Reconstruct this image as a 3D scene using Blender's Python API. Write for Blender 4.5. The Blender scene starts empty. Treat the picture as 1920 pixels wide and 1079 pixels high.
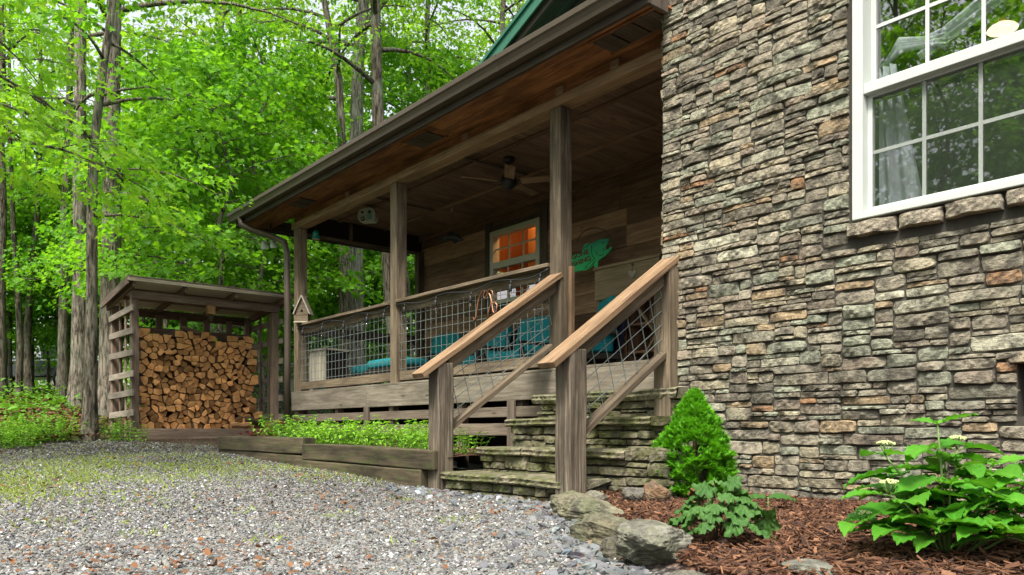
import bpy, math, random
import numpy as np
from mathutils import Vector, Matrix, Quaternion
R = math.radians
C = bpy.context.scene.collection
SC = bpy.context.scene
RNG = random.Random(7)
NP = np.random.default_rng(11)

# ------------------------------------------------------------------ camera
CAMZ = 0.475
cd = bpy.data.cameras.new('camera'); cam = bpy.data.objects.new('camera', cd); C.objects.link(cam)
cam.location = (0, 0, CAMZ); cam.rotation_euler = (R(90), 0, R(50.2))
cd.sensor_width = 36; cd.lens = 27.47; cd.shift_y = 0.1404; cd.clip_end = 600; cd.clip_start = 0.05
SC.camera = cam
# ------------------------------------------------------------------ light
SUN_DIR = Vector((0.24, -0.46, 0.86)).normalized()
w = bpy.data.worlds.new('World'); SC.world = w; w.use_nodes = True
nt = w.node_tree; nt.nodes.clear()
sky = nt.nodes.new('ShaderNodeTexSky'); sky.sky_type = 'NISHITA'; sky.sun_disc = False
sky.sun_elevation = math.asin(SUN_DIR.z); sky.sun_rotation = math.atan2(SUN_DIR.x, SUN_DIR.y)
sky.air_density = 1.0; sky.dust_density = 3.5; sky.ozone_density = 0.6
hs = nt.nodes.new('ShaderNodeHueSaturation'); hs.inputs['Saturation'].default_value = 0.28; hs.inputs['Value'].default_value = 1.0
bg = nt.nodes.new('ShaderNodeBackground'); bg.inputs[1].default_value = 0.15
wo = nt.nodes.new('ShaderNodeOutputWorld')
nt.links.new(sky.outputs[0], hs.inputs['Color']); nt.links.new(hs.outputs[0], bg.inputs[0]); nt.links.new(bg.outputs[0], wo.inputs[0])
sl = bpy.data.lights.new('sun', 'SUN'); sl.energy = 3.0; sl.angle = R(14); sl.color = (1.0, 0.95, 0.86)
so = bpy.data.objects.new('sun', sl); C.objects.link(so); so.location = (0, 0, 20)
so.rotation_euler = (-SUN_DIR).to_track_quat('-Z', 'Y').to_euler()
SC.view_settings.view_transform = 'Standard'; SC.view_settings.look = 'None'
SC.view_settings.exposure = 1.3; SC.view_settings.gamma = 1
SC.render.engine = 'CYCLES'
SC.cycles.max_bounces = 7; SC.cycles.diffuse_bounces = 4; SC.cycles.transmission_bounces = 5
SC.cycles.transparent_max_bounces = 12; SC.cycles.use_denoising = True
SC.cycles.caustics_reflective = False; SC.cycles.caustics_refractive = False

# ------------------------------------------------------------------ helpers
def S(c): return c if c <= 0 else ((c + 0.055) / 1.055) ** 2.4 if c > 0.04045 else c / 12.92
def px(x, D):                                   # a photo column and a depth -> ground X, Y (used only to survey the place)
    l = (x - 960) / 1465 * D
    return (0.640 * l - 0.768 * D, 0.768 * l + 0.640 * D)
_GA = [-200, 3.4, 5, 6.5, 8, 10, 12, 14, 20, 30, 45, 80, 250]
_GZ = [0, 0, .03, .08, .14, .22, .37, .56, 1.02, 1.75, 2.6, 3.6, 6]
def gz(X, Y):
    X = np.asarray(X, float); Y = np.asarray(Y, float)
    return np.interp(-X, _GA, _GZ) + .010 * np.sin(X * 2.3 + Y * 1.1) + .008 * np.sin(X * .9 - Y * 3.1)
def bedline(X): return np.interp(X, [-3.9, -3.4, -2.75, -2.2, -1.5, 0.5, 4], [3.75, 3.32, 2.85, 2.38, 2.0, 1.55, 1.4])

def tag(o, label=None, cat=None, group=None, kind=None):
    if label: o['label'] = label
    if cat: o['category'] = cat
    if group: o['group'] = group
    if kind: o['kind'] = kind
    return o
def empty(name, loc=(0, 0, 0), rz=0, label=None, cat=None, group=None):
    o = bpy.data.objects.new(name, None); o.empty_display_size = 0.1; C.objects.link(o)
    o.location = loc; o.rotation_euler = (0, 0, rz)
    return tag(o, label, cat, group)
def link(name, me, parent=None):
    o = bpy.data.objects.new(name, me); C.objects.link(o)
    if parent is not None: o.parent = parent
    return o
def copy_tree(o, parent=None):
    c = o.copy(); C.objects.link(c)
    if parent is not None: c.parent = parent
    for ch in list(o.children): copy_tree(ch, c)
    return c

class MB:
    """collects shapes with a uv map in metres along each board and a tint per piece"""
    def __init__(s): s.v = []; s.f = []; s.uv = []; s.t = []; s.mi = []; s.sm = []
    def face(s, idx, uv, tint, mi=0, sm=False):
        s.f.append(idx); s.uv.extend(uv); s.t.extend([tint] * len(idx)); s.mi.append(mi); s.sm.append(sm)
    def beam(s, p0, p1, wd, ht, up=(0, 0, 1), tint=None, mi=0, taper=1.0, warp=0.0):
        p0 = Vector(p0); p1 = Vector(p1); d = p1 - p0; L = d.length; d = d / L
        up = Vector(up)
        if abs(d.dot(up)) > 0.99: up = Vector((0, 1, 0))
        sd = d.cross(up).normalized(); u = sd.cross(d).normalized()
        tint = RNG.random() if tint is None else tint
        ou = RNG.random() * 30; ov = RNG.random() * 30
        n0 = len(s.v); ns = 1 if warp == 0 else 4
        for k in range(ns + 1):
            q = k / ns; sc = 1 + (taper - 1) * q
            off = u * (RNG.uniform(-1, 1) * warp) + sd * (RNG.uniform(-1, 1) * warp) if warp else Vector()
            c = p0 + d * (L * q) + off
            for (a, b) in ((-1, -1), (1, -1), (1, 1), (-1, 1)):
                s.v.append(c + sd * (a * wd / 2 * sc) + u * (b * ht / 2 * sc))
        for k in range(ns):
            b = n0 + 4 * k; x0 = L * k / ns; x1 = L * (k + 1) / ns
            for j, (ww, oo) in enumerate(((wd, 0), (ht, 7.3), (wd, 13.1), (ht, 19.7))):
                j2 = (j + 1) % 4
                y0 = ov + oo; y1 = y0 + ww
                s.face([b + j, b + j2, b + 4 + j2, b + 4 + j], [(ou + x0, y0), (ou + x0, y1), (ou + x1, y1), (ou + x1, y0)], tint, mi)
        e = n0 + 4 * ns
        s.face([n0 + 3, n0 + 2, n0 + 1, n0], [(ou, ov), (ou, ov + wd), (ou + .01, ov + wd), (ou + .01, ov)], tint, mi)
        s.face([e, e + 1, e + 2, e + 3], [(ou, ov), (ou, ov + wd), (ou + .01, ov + wd), (ou + .01, ov)], tint, mi)
        return s
    def box(s, x0, x1, y0, y1, z0, z1, tint=None, mi=0):
        dx, dy, dz = x1 - x0, y1 - y0, z1 - z0
        c = ((x0 + x1) / 2, (y0 + y1) / 2, (z0 + z1) / 2)
        if dx >= dy and dx >= dz: return s.beam((x0, c[1], c[2]), (x1, c[1], c[2]), dy, dz, (0, 0, 1), tint, mi)
        if dy >= dz: return s.beam((c[0], y0, c[2]), (c[0], y1, c[2]), dx, dz, (0, 0, 1), tint, mi)
        return s.beam((c[0], c[1], z0), (c[0], c[1], z1), dx, dy, (0, 1, 0), tint, mi)
    def tube(s, pts, rad, n=8, tint=None, mi=0, caps=True, closed=False):
        pts = [Vector(p) for p in pts]; m = len(pts)
        rr = list(rad) if hasattr(rad, '__len__') else [rad] * m
        tint = RNG.random() if tint is None else tint
        n0 = len(s.v); L = 0; ou = RNG.random() * 20
        d0 = (pts[1] - pts[0]).normalized()
        a = d0.orthogonal().normalized(); Ls = []
        for i, p in enumerate(pts):
            if i > 0: L += (p - pts[i - 1]).length
            Ls.append(L + ou)
            if closed: d = (pts[(i + 1) % m] - pts[i - 1]).normalized()
            else: d = (pts[min(i + 1, m - 1)] - pts[max(i - 1, 0)]).normalized()
            a = (a - d * a.dot(d)); a = a.normalized() if a.length > 1e-6 else d.orthogonal().normalized()
            b = d.cross(a)
            for k in range(n):
                th = 2 * math.pi * k / n
                s.v.append(p + (a * math.cos(th) + b * math.sin(th)) * rr[i])
        for i in range(m if closed else m - 1):
            i2 = (i + 1) % m
            for k in range(n):
                k2 = (k + 1) % n
                w0 = 6.28 * rr[i] * k / n; w1 = 6.28 * rr[i] * (k + 1) / n
                l1 = Ls[i2] if i2 else Ls[i] + .05
                s.face([n0 + i * n + k, n0 + i * n + k2, n0 + i2 * n + k2, n0 + i2 * n + k], [(Ls[i], w0), (Ls[i], w1), (l1, w1), (l1, w0)], tint, mi, True)
        if caps and not closed:
            s.face([n0 + k for k in range(n)][::-1], [(0, 0)] * n, tint, mi)
            s.face([n0 + (m - 1) * n + k for k in range(n)], [(0, 0)] * n, tint, mi)
        return s
    def lathe(s, prof, c=(0, 0, 0), n=16, tint=.5, mi=0, sm=True, axis=None):
        """prof: list of (r, z)"""
        c = Vector(c); n0 = len(s.v); q = Quaternion() if axis is None else Vector((0, 0, 1)).rotation_difference(Vector(axis))
        for (r, z) in prof:
            for k in range(n):
                th = 2 * math.pi * k / n
                s.v.append(c + q @ Vector((r * math.cos(th), r * math.sin(th), z)))
        for i in range(len(prof) - 1):
            for k in range(n):
                k2 = (k + 1) % n
                s.face([n0 + i * n + k, n0 + i * n + k2, n0 + (i + 1) * n + k2, n0 + (i + 1) * n + k],
                       [(prof[i][1], k / n), (prof[i][1], (k + 1) / n), (prof[i + 1][1], (k + 1) / n), (prof[i + 1][1], k / n)], tint, mi, sm)
        s.face([n0 + k for k in range(n)][::-1], [(0, 0)] * n, tint, mi)
        s.face([n0 + (len(prof) - 1) * n + k for k in range(n)], [(0, 0)] * n, tint, mi)
        return s
    def prism(s, poly, o, u, v, n, th, tint=.5, mi=0, mi_side=None):
        """polygon (2d) in the plane o + x u + y v, extruded th along n"""
        o, u, v, n = Vector(o), Vector(u), Vector(v), Vector(n)
        n0 = len(s.v); m = len(poly)
        for (x, y) in poly: s.v.append(o + u * x + v * y)
        for (x, y) in poly: s.v.append(o + u * x + v * y + n * th)
        s.face([n0 + k for k in range(m)][::-1], [poly[k] for k in range(m)][::-1], tint, mi)
        s.face([n0 + m + k for k in range(m)], list(poly), tint, mi)
        for k in range(m):
            k2 = (k + 1) % m
            s.face([n0 + k, n0 + k2, n0 + m + k2, n0 + m + k], [(0, k * .1), (0, k * .1 + .1), (th, k * .1 + .1), (th, k * .1)], tint, mi if mi_side is None else mi_side)
        return s
    def mesh(s, name, mats):
        me = bpy.data.meshes.new(name)
        me.from_pydata([tuple(p) for p in s.v], [], s.f)
        uvl = me.uv_layers.new(name='UVMap')
        uvl.data.foreach_set('uv', np.array(s.uv, 'f').ravel())
        at = me.attributes.new('tint', 'FLOAT', 'CORNER'); at.data.foreach_set('value', np.array(s.t, 'f'))
        me.polygons.foreach_set('material_index', np.array(s.mi, 'i')); me.polygons.foreach_set('use_smooth', np.array(s.sm, bool))
        for m in (mats if isinstance(mats, (list, tuple)) else [mats]): me.materials.append(m)
        me.update()
        return me
    def build(s, name, mats, parent=None, bevel=0.0, loc=None):
        o = link(name, s.mesh(name, mats), parent)
        if loc is not None: o.location = loc
        if bevel:
            b = o.modifiers.new('edge', 'BEVEL'); b.width = bevel; b.segments = 2; b.limit_method = 'ANGLE'; b.angle_limit = R(40)
        return o

def np_mesh(name, V, F, mats, col=None, tint=None, smooth=False):
    """V (n,3); F (m,k) one polygon size"""
    me = bpy.data.meshes.new(name)
    V = np.ascontiguousarray(V, 'f'); F = np.ascontiguousarray(F, 'i'); m, k = F.shape
    me.vertices.add(len(V)); me.vertices.foreach_set('co', V.ravel())
    me.loops.add(m * k); me.loops.foreach_set('vertex_index', F.ravel())
    me.polygons.add(m); me.polygons.foreach_set('loop_start', np.arange(0, m * k, k, dtype='i'))
    try: me.polygons.foreach_set('loop_total', np.full(m, k, 'i'))
    except Exception: pass
    me.polygons.foreach_set('use_smooth', np.full(m, smooth, bool))
    if col is not None:
        a = me.attributes.new('col', 'FLOAT_COLOR', 'POINT'); c4 = np.ones((len(V), 4), 'f'); c4[:, :3] = col; a.data.foreach_set('color', c4.ravel())
    if tint is not None:
        a = me.attributes.new('tint', 'FLOAT', 'POINT'); a.data.foreach_set('value', np.ascontiguousarray(tint, 'f'))
    for mm in (mats if isinstance(mats, (list, tuple)) else [mats]): me.materials.append(mm)
    me.update(calc_edges=True); me.validate()
    return me

# ------------------------------------------------------------------ materials
class NT:
    def __init__(s, name):
        s.m = bpy.data.materials.new(name); s.m.use_nodes = True; s.t = s.m.node_tree
        s.b = s.t.nodes['Principled BSDF']; s.out = s.t.nodes['Material Output']
    def n(s, typ, **kw):
        nd = s.t.nodes.new(typ)
        for k, v in kw.items(): setattr(nd, k, v)
        return nd
    def l(s, a, b): s.t.links.new(a, b)
    def attr(s, nm): return s.n('ShaderNodeAttribute', attribute_name=nm)
    def noise(s, vec, scale, detail=4, rough=.6, dist=0):
        nd = s.n('ShaderNodeTexNoise'); nd.inputs['Scale'].default_value = scale; nd.inputs['Detail'].default_value = detail
        nd.inputs['Roughness'].default_value = rough; nd.inputs['Distortion'].default_value = dist
        if vec is not None: s.l(vec, nd.inputs['Vector'])
        return nd
    def mapping(s, vec, sc):
        nd = s.n('ShaderNodeMapping'); nd.inputs['Scale'].default_value = sc; s.l(vec, nd.inputs['Vector']); return nd.outputs[0]
    def ramp(s, fac, stops):
        nd = s.n('ShaderNodeValToRGB'); e = nd.color_ramp.elements
        while len(e) > 1: e.remove(e[-1])
        e[0].position = stops[0][0]; e[0].color = (*stops[0][1], 1)
        for p, c in stops[1:]:
            q = e.new(p); q.color = (*c, 1)
        s.l(fac, nd.inputs[0]); return nd.outputs[0]
    def mix(s, fac, a, b, mode='MIX'):
        nd = s.n('ShaderNodeMix', data_type='RGBA', blend_type=mode)
        for v, i in ((fac, 0), (a, 6), (b, 7)):
            if isinstance(v, (int, float)): nd.inputs[i].default_value = v
            elif isinstance(v, tuple): nd.inputs[i].default_value = (*v, 1)
            else: s.l(v, nd.inputs[i])
        return nd.outputs[2]
    def math(s, op, a, b=0.0, clamp=False):
        nd = s.n('ShaderNodeMath', operation=op, use_clamp=clamp)
        for v, i in ((a, 0), (b, 1)):
            if isinstance(v, (int, float)): nd.inputs[i].default_value = v
            else: s.l(v, nd.inputs[i])
        return nd.outputs[0]
    def bump(s, h, st, dist=.01):
        nd = s.n('ShaderNodeBump'); nd.inputs['Strength'].default_value = st; nd.inputs['Distance'].default_value = dist
        s.l(h, nd.inputs['Height']); s.l(nd.outputs[0], s.b.inputs['Normal']); return nd
    def done(s, col, rough=.8, spec=.3):
        if col is not None:
            if isinstance(col, tuple): s.b.inputs['Base Color'].default_value = (*col, 1)
            else: s.l(col, s.b.inputs['Base Color'])
        s.b.inputs['Roughness'].default_value = rough; s.b.inputs['Specular IOR Level'].default_value = spec
        return s.m

def wood(name, dark, mid, light, rough=.8, grain=26, stain=.5, tintamt=.5, green=None, spec=.25, bump=.35):
    s = NT(name); uv = s.n('ShaderNodeTexCoord').outputs['UV']
    g = s.noise(s.mapping(uv, (1.2, grain, 1)), 1.6, 6, .65, .6)
    fine = s.noise(s.mapping(uv, (5, grain * 7, 1)), 1.5, 3, .6)
    f = s.math('ADD', s.math('MULTIPLY', g.outputs[0], .7), s.math('MULTIPLY', fine.outputs[0], .3))
    c = s.ramp(f, [(.30, dark), (.5, mid), (.68, light)])
    patch = s.noise(s.mapping(uv, (1.3, 5, 1)), 1.2, 4, .6)
    c = s.mix(s.math('MULTIPLY', s.ramp(patch.outputs[0], [(.42, (0, 0, 0)), (.62, (1, 1, 1))]), stain), c, tuple(x * .45 for x in dark))
    if green:
        gp = s.noise(s.mapping(uv, (2, 6, 1)), 1.7, 5, .7)
        c = s.mix(s.math('MULTIPLY', s.ramp(gp.outputs[0], [(.5, (0, 0, 0)), (.66, (1, 1, 1))]), .7), c, green)
    # knots
    vo = s.n('ShaderNodeTexVoronoi'); vo.inputs['Scale'].default_value = 1.0; s.l(s.mapping(uv, (1.7, 6, 1)), vo.inputs['Vector'])
    kn = s.ramp(vo.outputs['Distance'], [(.04, (1, 1, 1)), (.10, (0, 0, 0))])
    c = s.mix(s.math('MULTIPLY', kn, .75), c, tuple(x * .35 for x in dark))
    t = s.attr('tint').outputs['Fac']
    tv = s.math('ADD', s.math('MULTIPLY', t, tintamt), 1 - tintamt / 2)
    vm = s.n('ShaderNodeVectorMath', operation='SCALE'); s.l(c, vm.inputs[0]); s.l(tv, vm.inputs['Scale'])
    s.bump(f, bump, .006)
    return s.done(vm.outputs[0], rough, spec)

M = {}
M['post'] = wood('weathered_post_wood', (.045, .034, .021), (.135, .102, .065), (.27, .22, .155), stain=.55, bump=.8, grain=34)
M['newel'] = wood('worn_newel_wood', (.035, .027, .018), (.125, .096, .066), (.40, .35, .28), stain=.6, grain=46, bump=.8)
M['rail'] = wood('rail_wood', (.05, .037, .024), (.14, .104, .067), (.25, .20, .14), stain=.5, bump=.7, grain=32)
M['cedar'] = wood('new_cedar_cap', (.08, .048, .028), (.18, .112, .060), (.30, .21, .13), stain=.55, grain=38, bump=.7)
M['rim'] = wood('grey_rim_board', (.075, .062, .045), (.18, .152, .115), (.28, .245, .195), stain=.45, grain=22, bump=.7)
M['slat'] = wood('skirt_slat_wood', (.065, .05, .038), (.14, .11, .082), (.21, .17, .13), stain=.4)
M['siding'] = wood('cabin_siding_wood', (.12, .066, .038), (.26, .152, .092), (.39, .25, .16), stain=.4, grain=20, tintamt=1.0)
M['beam'] = wood('porch_beam_wood', (.16, .095, .055), (.34, .215, .13), (.46, .32, .21), stain=.35)
M['soffit'] = wood('soffit_plywood', (.09, .036, .017), (.26, .11, .045), (.42, .20, .09), stain=.6, grain=14, tintamt=.4)
M['ceil'] = wood('porch_ceiling_wood', (.10, .060, .040), (.20, .122, .08), (.29, .185, .125), stain=.4, grain=14)
M['fascia'] = wood('dark_fascia_wood', (.04, .032, .025), (.08, .062, .048), (.12, .095, .075), stain=.3)
M['deck'] = wood('deck_wood', (.1, .08, .06), (.2, .16, .12), (.28, .23, .18))
M['timber'] = wood('planter_timber', (.028, .022, .013), (.08, .062, .036), (.135, .108, .066), stain=.75, green=(.05, .07, .018), bump=.8)
M['shed'] = wood('woodshed_lumber', (.11, .075, .054), (.22, .155, .115), (.32, .245, .19), stain=.45, tintamt=.7)
M['shedgrey'] = wood('woodshed_grey_slat', (.14, .115, .09), (.29, .245, .19), (.40, .35, .28), stain=.4)
M['greybin'] = wood('grey_bin_wood', (.2, .175, .13), (.36, .32, .25), (.46, .42, .34), stain=.3, grain=14)
M['hutch'] = wood('hutch_board', (.16, .115, .07), (.28, .21, .13), (.36, .28, .19), stain=.25, grain=12)
M['fanblade'] = wood('fan_blade_wood', (.14, .08, .045), (.30, .19, .12), (.42, .29, .2), grain=20)

def plain(name, c, rough=.5, spec=.4, metal=0, nz=0.0, scale=30, bump=0.0):
    s = NT(name); col = c
    if nz or bump:
        tc = s.n('ShaderNodeTexCoord').outputs['Object']; n = s.noise(tc, scale, 5, .65)
        if nz: col = s.mix(n.outputs[0], tuple(x * (1 - nz) for x in c), tuple(min(1, x * (1 + nz)) for x in c))
        if bump: s.bump(n.outputs[0], bump, .004)
    s.b.inputs['Metallic'].default_value = metal
    return s.done(col, rough, spec)
M['gutter'] = plain('brown_gutter_metal', (.075, .056, .040), .45, .4, nz=.25, scale=5)
M['white'] = plain('white_vinyl', (.46, .49, .45), .5, .3, nz=.10, scale=7)
M['cream'] = plain('cream_sash_paint', (.50, .49, .38), .5, .4, nz=.08, scale=6)
M['wire'] = plain('galvanised_wire', (.115, .135, .125), .5, .5, nz=.35, scale=15)
M['black'] = plain('black_iron', (.014, .014, .016), .45, .5, nz=.2)
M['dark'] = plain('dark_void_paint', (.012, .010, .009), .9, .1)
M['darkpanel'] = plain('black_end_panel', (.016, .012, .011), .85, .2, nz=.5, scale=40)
M['green'] = plain('green_roof_metal', (.022, .105, .066), .42, .5, nz=.12, scale=2)
M['teal'] = plain('teal_cushion_cloth', (.018, .225, .255), .9, .15, nz=.14, scale=60, bump=.15)
M['wicker'] = plain('dark_wicker', (.03, .024, .02), .7, .3, nz=.4, scale=90, bump=.3)
M['navy'] = plain('navy_chair_cover', (.008, .010, .030), .85, .2, nz=.3)
M['copper'] = plain('copper_wire', (.33, .15, .085), .4, .5, .6, nz=.3)
M['tealpaint'] = plain('teal_pot_glaze', (.01, .2, .2), .25, .6)
M['mortar'] = plain('shaded_joint', (.055, .050, .041), .95, .1, nz=.4, scale=25, bump=.3)
M['curtain'] = plain('white_curtain_cloth', (.40, .44, .47), .9, .1)
M['room'] = plain('room_plaster', (.10, .095, .085), .9, .2)
M['pine'] = wood('pine_panelling', (.34, .12, .035), (.5, .2, .06), (.6, .28, .1), stain=.1)
M['chain'] = plain('fence_wire', (.12, .13, .125), .5, .5, .3)
M['truck'] = plain('dark_truck_paint', (.012, .022, .020), .2, .6)
M['chrome'] = plain('bright_metal', (.5, .55, .56), .3, .5, .7)
M['tyre'] = plain('tyre_rubber', (.015, .015, .015), .8, .2)
M['orange'] = plain('orange_plastic', (.75, .19, .02), .5, .4)
M['paleboard'] = plain('pale_painted_board', (.5, .49, .42), .7, .2, nz=.1, scale=4)
M['litterfloor'] = None
M['panel'] = plain('light_roof_panel', (.72, .69, .63), .7, .2, nz=.15, scale=3)
M['bulbglass'] = None
def glass(name, refl=.09, tint=(1, 1, 1)):
    s = NT(name); s.t.nodes.remove(s.b)
    tr = s.n('ShaderNodeBsdfTransparent'); tr.inputs[0].default_value = (*tint, 1)
    gl = s.n('ShaderNodeBsdfGlossy'); gl.inputs['Roughness'].default_value = .015
    fr = s.n('ShaderNodeLayerWeight'); fr.inputs['Blend'].default_value = .5
    mx = s.n('ShaderNodeMixShader'); s.l(s.math('ADD', s.math('POWER', fr.outputs['Facing'], 4.0), refl, True), mx.inputs[0])
    s.l(tr.outputs[0], mx.inputs[1]); s.l(gl.outputs[0], mx.inputs[2]); s.l(mx.outputs[0], s.out.inputs[0]); return s.m
M['glass'] = glass('window_glass', .17)
M['glass2'] = glass('cabin_window_glass', .08)
M['glass3'] = glass('reflective_sash_glass', .25)
M['bulbglass'] = glass('bulb_glass', .02, (.9, .92, .9))
def screen():
    s = NT('insect_screen'); s.t.nodes.remove(s.b)
    tr = s.n('ShaderNodeBsdfTransparent'); df = s.n('ShaderNodeBsdfDiffuse'); df.inputs[0].default_value = (.06, .075, .055, 1)
    mx = s.n('ShaderNodeMixShader'); mx.inputs[0].default_value = .17
    s.l(tr.outputs[0], mx.inputs[1]); s.l(df.outputs[0], mx.inputs[2]); s.l(mx.outputs[0], s.out.inputs[0]); return s.m
M['screen'] = screen()
def emit(name, c, st):
    s = NT(name); s.t.nodes.remove(s.b); e = s.n('ShaderNodeEmission'); e.inputs[0].default_value = (*c, 1); e.inputs[1].default_value = st
    s.l(e.outputs[0], s.out.inputs[0]); return s.m
M['lamp'] = emit('lit_lamp', (1, .72, .42), 1.1)

def stone_mat(name, moss=0.0, lichen=.5):
    s = NT(name); tc = s.n('ShaderNodeTexCoord').outputs['Object']
    col = s.attr('col').outputs['Color']
    n1 = s.noise(tc, 11, 8, .72, .3); n2 = s.noise(tc, 60, 5, .7); n3 = s.noise(tc, 4.2, 6, .7, .8); n4 = s.noise(s.mapping(tc, (18, 18, 60)), 1, 4, .6)
    v = s.math('ADD', s.math('MULTIPLY', n1.outputs[0], 1.5), s.math('MULTIPLY', n2.outputs[0], .9))
    v = s.math('ADD', v, s.math('MULTIPLY', n4.outputs[0], .6))
    vm = s.n('ShaderNodeVectorMath', operation='SCALE'); s.l(col, vm.inputs[0]); s.l(s.math('ADD', s.math('MULTIPLY', v, 1.25), -.86), vm.inputs['Scale'])
    c = vm.outputs[0]
    c = s.mix(s.math('MULTIPLY', s.ramp(n3.outputs[0], [(.50, (0, 0, 0)), (.66, (1, 1, 1))]), lichen), c, (.22, .235, .175))
    c = s.mix(s.math('MULTIPLY', s.ramp(n1.outputs[0], [(.36, (1, 1, 1)), (.52, (0, 0, 0))]), .78), c, (.045, .040, .033))
    if moss:
        n5 = s.noise(tc, 6, 6, .7, .5)
        c = s.mix(s.math('MULTIPLY', s.ramp(n5.outputs[0], [(.42, (0, 0, 0)), (.6, (1, 1, 1))]), moss), c, (.060, .070, .014))
    h = s.math('ADD', s.math('MULTIPLY', n1.outputs[0], .9), s.math('MULTIPLY', n2.outputs[0], .5))
    h = s.math('ADD', h, s.math('MULTIPLY', n4.outputs[0], .5))
    s.bump(h, 1.0, .018)
    return s.done(c, .88, .25)
M['stone'] = stone_mat('ledge_stone', 0, .4)
M['mossstone'] = stone_mat('mossy_step_stone', .85, .3)
M['rock'] = stone_mat('garden_rock', .35, .25)

def leafmat(name, c0, c1, trans=.5, rough=.5, spec=.3, gain=1.0):
    s = NT(name)
    t = s.attr('tint').outputs['Fac']; oi = s.n('ShaderNodeObjectInfo').outputs['Random']
    f = s.math('ADD', s.math('MULTIPLY', t, .6), s.math('MULTIPLY', oi, .4), True)
    c = s.mix(f, c0, c1)
    s.l(c, s.b.inputs['Base Color']); s.b.inputs['Roughness'].default_value = rough; s.b.inputs['Specular IOR Level'].default_value = spec
    tl = s.n('ShaderNodeBsdfTranslucent')
    s.l(s.mix(1.0, c, (1.25, 1.15, .6), 'MULTIPLY'), tl.inputs[0])
    mx = s.n('ShaderNodeMixShader'); mx.inputs[0].default_value = trans
    s.l(s.b.outputs[0], mx.inputs[1]); s.l(tl.outputs[0], mx.inputs[2]); s.l(mx.outputs[0], s.out.inputs[0]); return s.m
M['maple'] = leafmat('maple_leaf', (.032, .18, .009), (.24, .52, .030), .6)
M['oak'] = leafmat('canopy_leaf', (.045, .19, .010), (.29, .53, .045), .6)
M['yellowleaf'] = leafmat('sunlight_tinted_leaf', (.12, .38, .02), (.38, .60, .06), .6)  # paler yellow green puts the sunlight on these crowns into the leaf colour
M['mint'] = leafmat('mint_leaf', (.09, .28, .015), (.30, .55, .05), .4)
M['conif'] = leafmat('spruce_needle', (.015, .13, .005), (.17, .48, .022), .35)
M['hyd'] = leafmat('hydrangea_leaf', (.02, .15, .010), (.16, .42, .035), .35, .38, .45)
M['heu'] = leafmat('coral_bell_leaf', (.018, .075, .012), (.10, .20, .045), .2, .6, .2)
M['redleaf'] = leafmat('maroon_leaf', (.09, .02, .016), (.24, .075, .05), .25)
M['litter'] = leafmat('dead_leaf', (.07, .04, .023), (.23, .105, .05), .1, .8, .1)
M['litterfloor'] = leafmat('forest_floor_leaf', (.055, .032, .018), (.17, .088, .045), .1, .85, .1)
M['grass'] = leafmat('grass_blade', (.16, .27, .045), (.38, .43, .12), .35, .7, .1)
M['floorgreen'] = leafmat('undergrowth_leaf', (.05, .17, .012), (.16, .36, .03), .4)
M['stem'] = plain('green_stem', (.12, .2, .05), .6, .3)
M['twig'] = plain('brown_twig', (.10, .065, .04), .8, .2)
M['flower'] = plain('cream_floret', (.42, .47, .20), .8, .2)

def bark(name, dark, light, lich=.4):
    s = NT(name); tc = s.n('ShaderNodeTexCoord').outputs['Object']
    v = s.mapping(tc, (11, 11, 1.6)); n = s.noise(v, 2.4, 7, .68, .6); n2 = s.noise(tc, 2.4, 5, .65)
    c = s.ramp(n.outputs[0], [(.40, tuple(x * .6 for x in dark)), (.5, tuple((a + b) / 2 for a, b in zip(dark, light))), (.58, light)])
    c = s.mix(s.math('MULTIPLY', s.ramp(n2.outputs[0], [(.5, (0, 0, 0)), (.64, (1, 1, 1))]), lich), c, (.25, .27, .2))
    s.bump(n.outputs[0], 1.0, .07); return s.done(c, .9, .15)
M['bark'] = bark('oak_bark', (.06, .048, .035), (.29, .25, .195))
M['barkdark'] = bark('dark_bark', (.035, .028, .02), (.18, .15, .11), .45)
M['barkpale'] = bark('pale_bark', (.12, .105, .085), (.40, .37, .31), .5)

# ------------------------------------------------------------------ ground
def axis_lines(lo, f0, f1, hi, fine):
    a = np.arange(f0, f1 + 1e-6, fine); out = [a]; st = fine; x = f1; r = []
    while x < hi: st *= 1.18; x += st; r.append(x)
    st = fine; x = f0; l = []
    while x > lo: st *= 1.18; x -= st; l.append(x)
    return np.concatenate([np.array(l[::-1]), a, np.array(r)])
gx = axis_lines(-260, -16, 2.5, 200, .10); gy = axis_lines(-200, -1.5, 5.5, 200, .10)
GX, GY = np.meshgrid(gx, gy, indexing='ij')
GZ = gz(GX, GY) + NP.normal(0, .002, GX.shape)
far = np.clip((-GX - 11) / 3, 0, 1); GZ += far * (.06 * np.sin(GX * 1.7 + 1) * np.sin(GY * 1.3))
inbed = (GY > bedline(GX)) & (GX > -3.75)
GZ = GZ + np.where(inbed, .05, 0)
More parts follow.
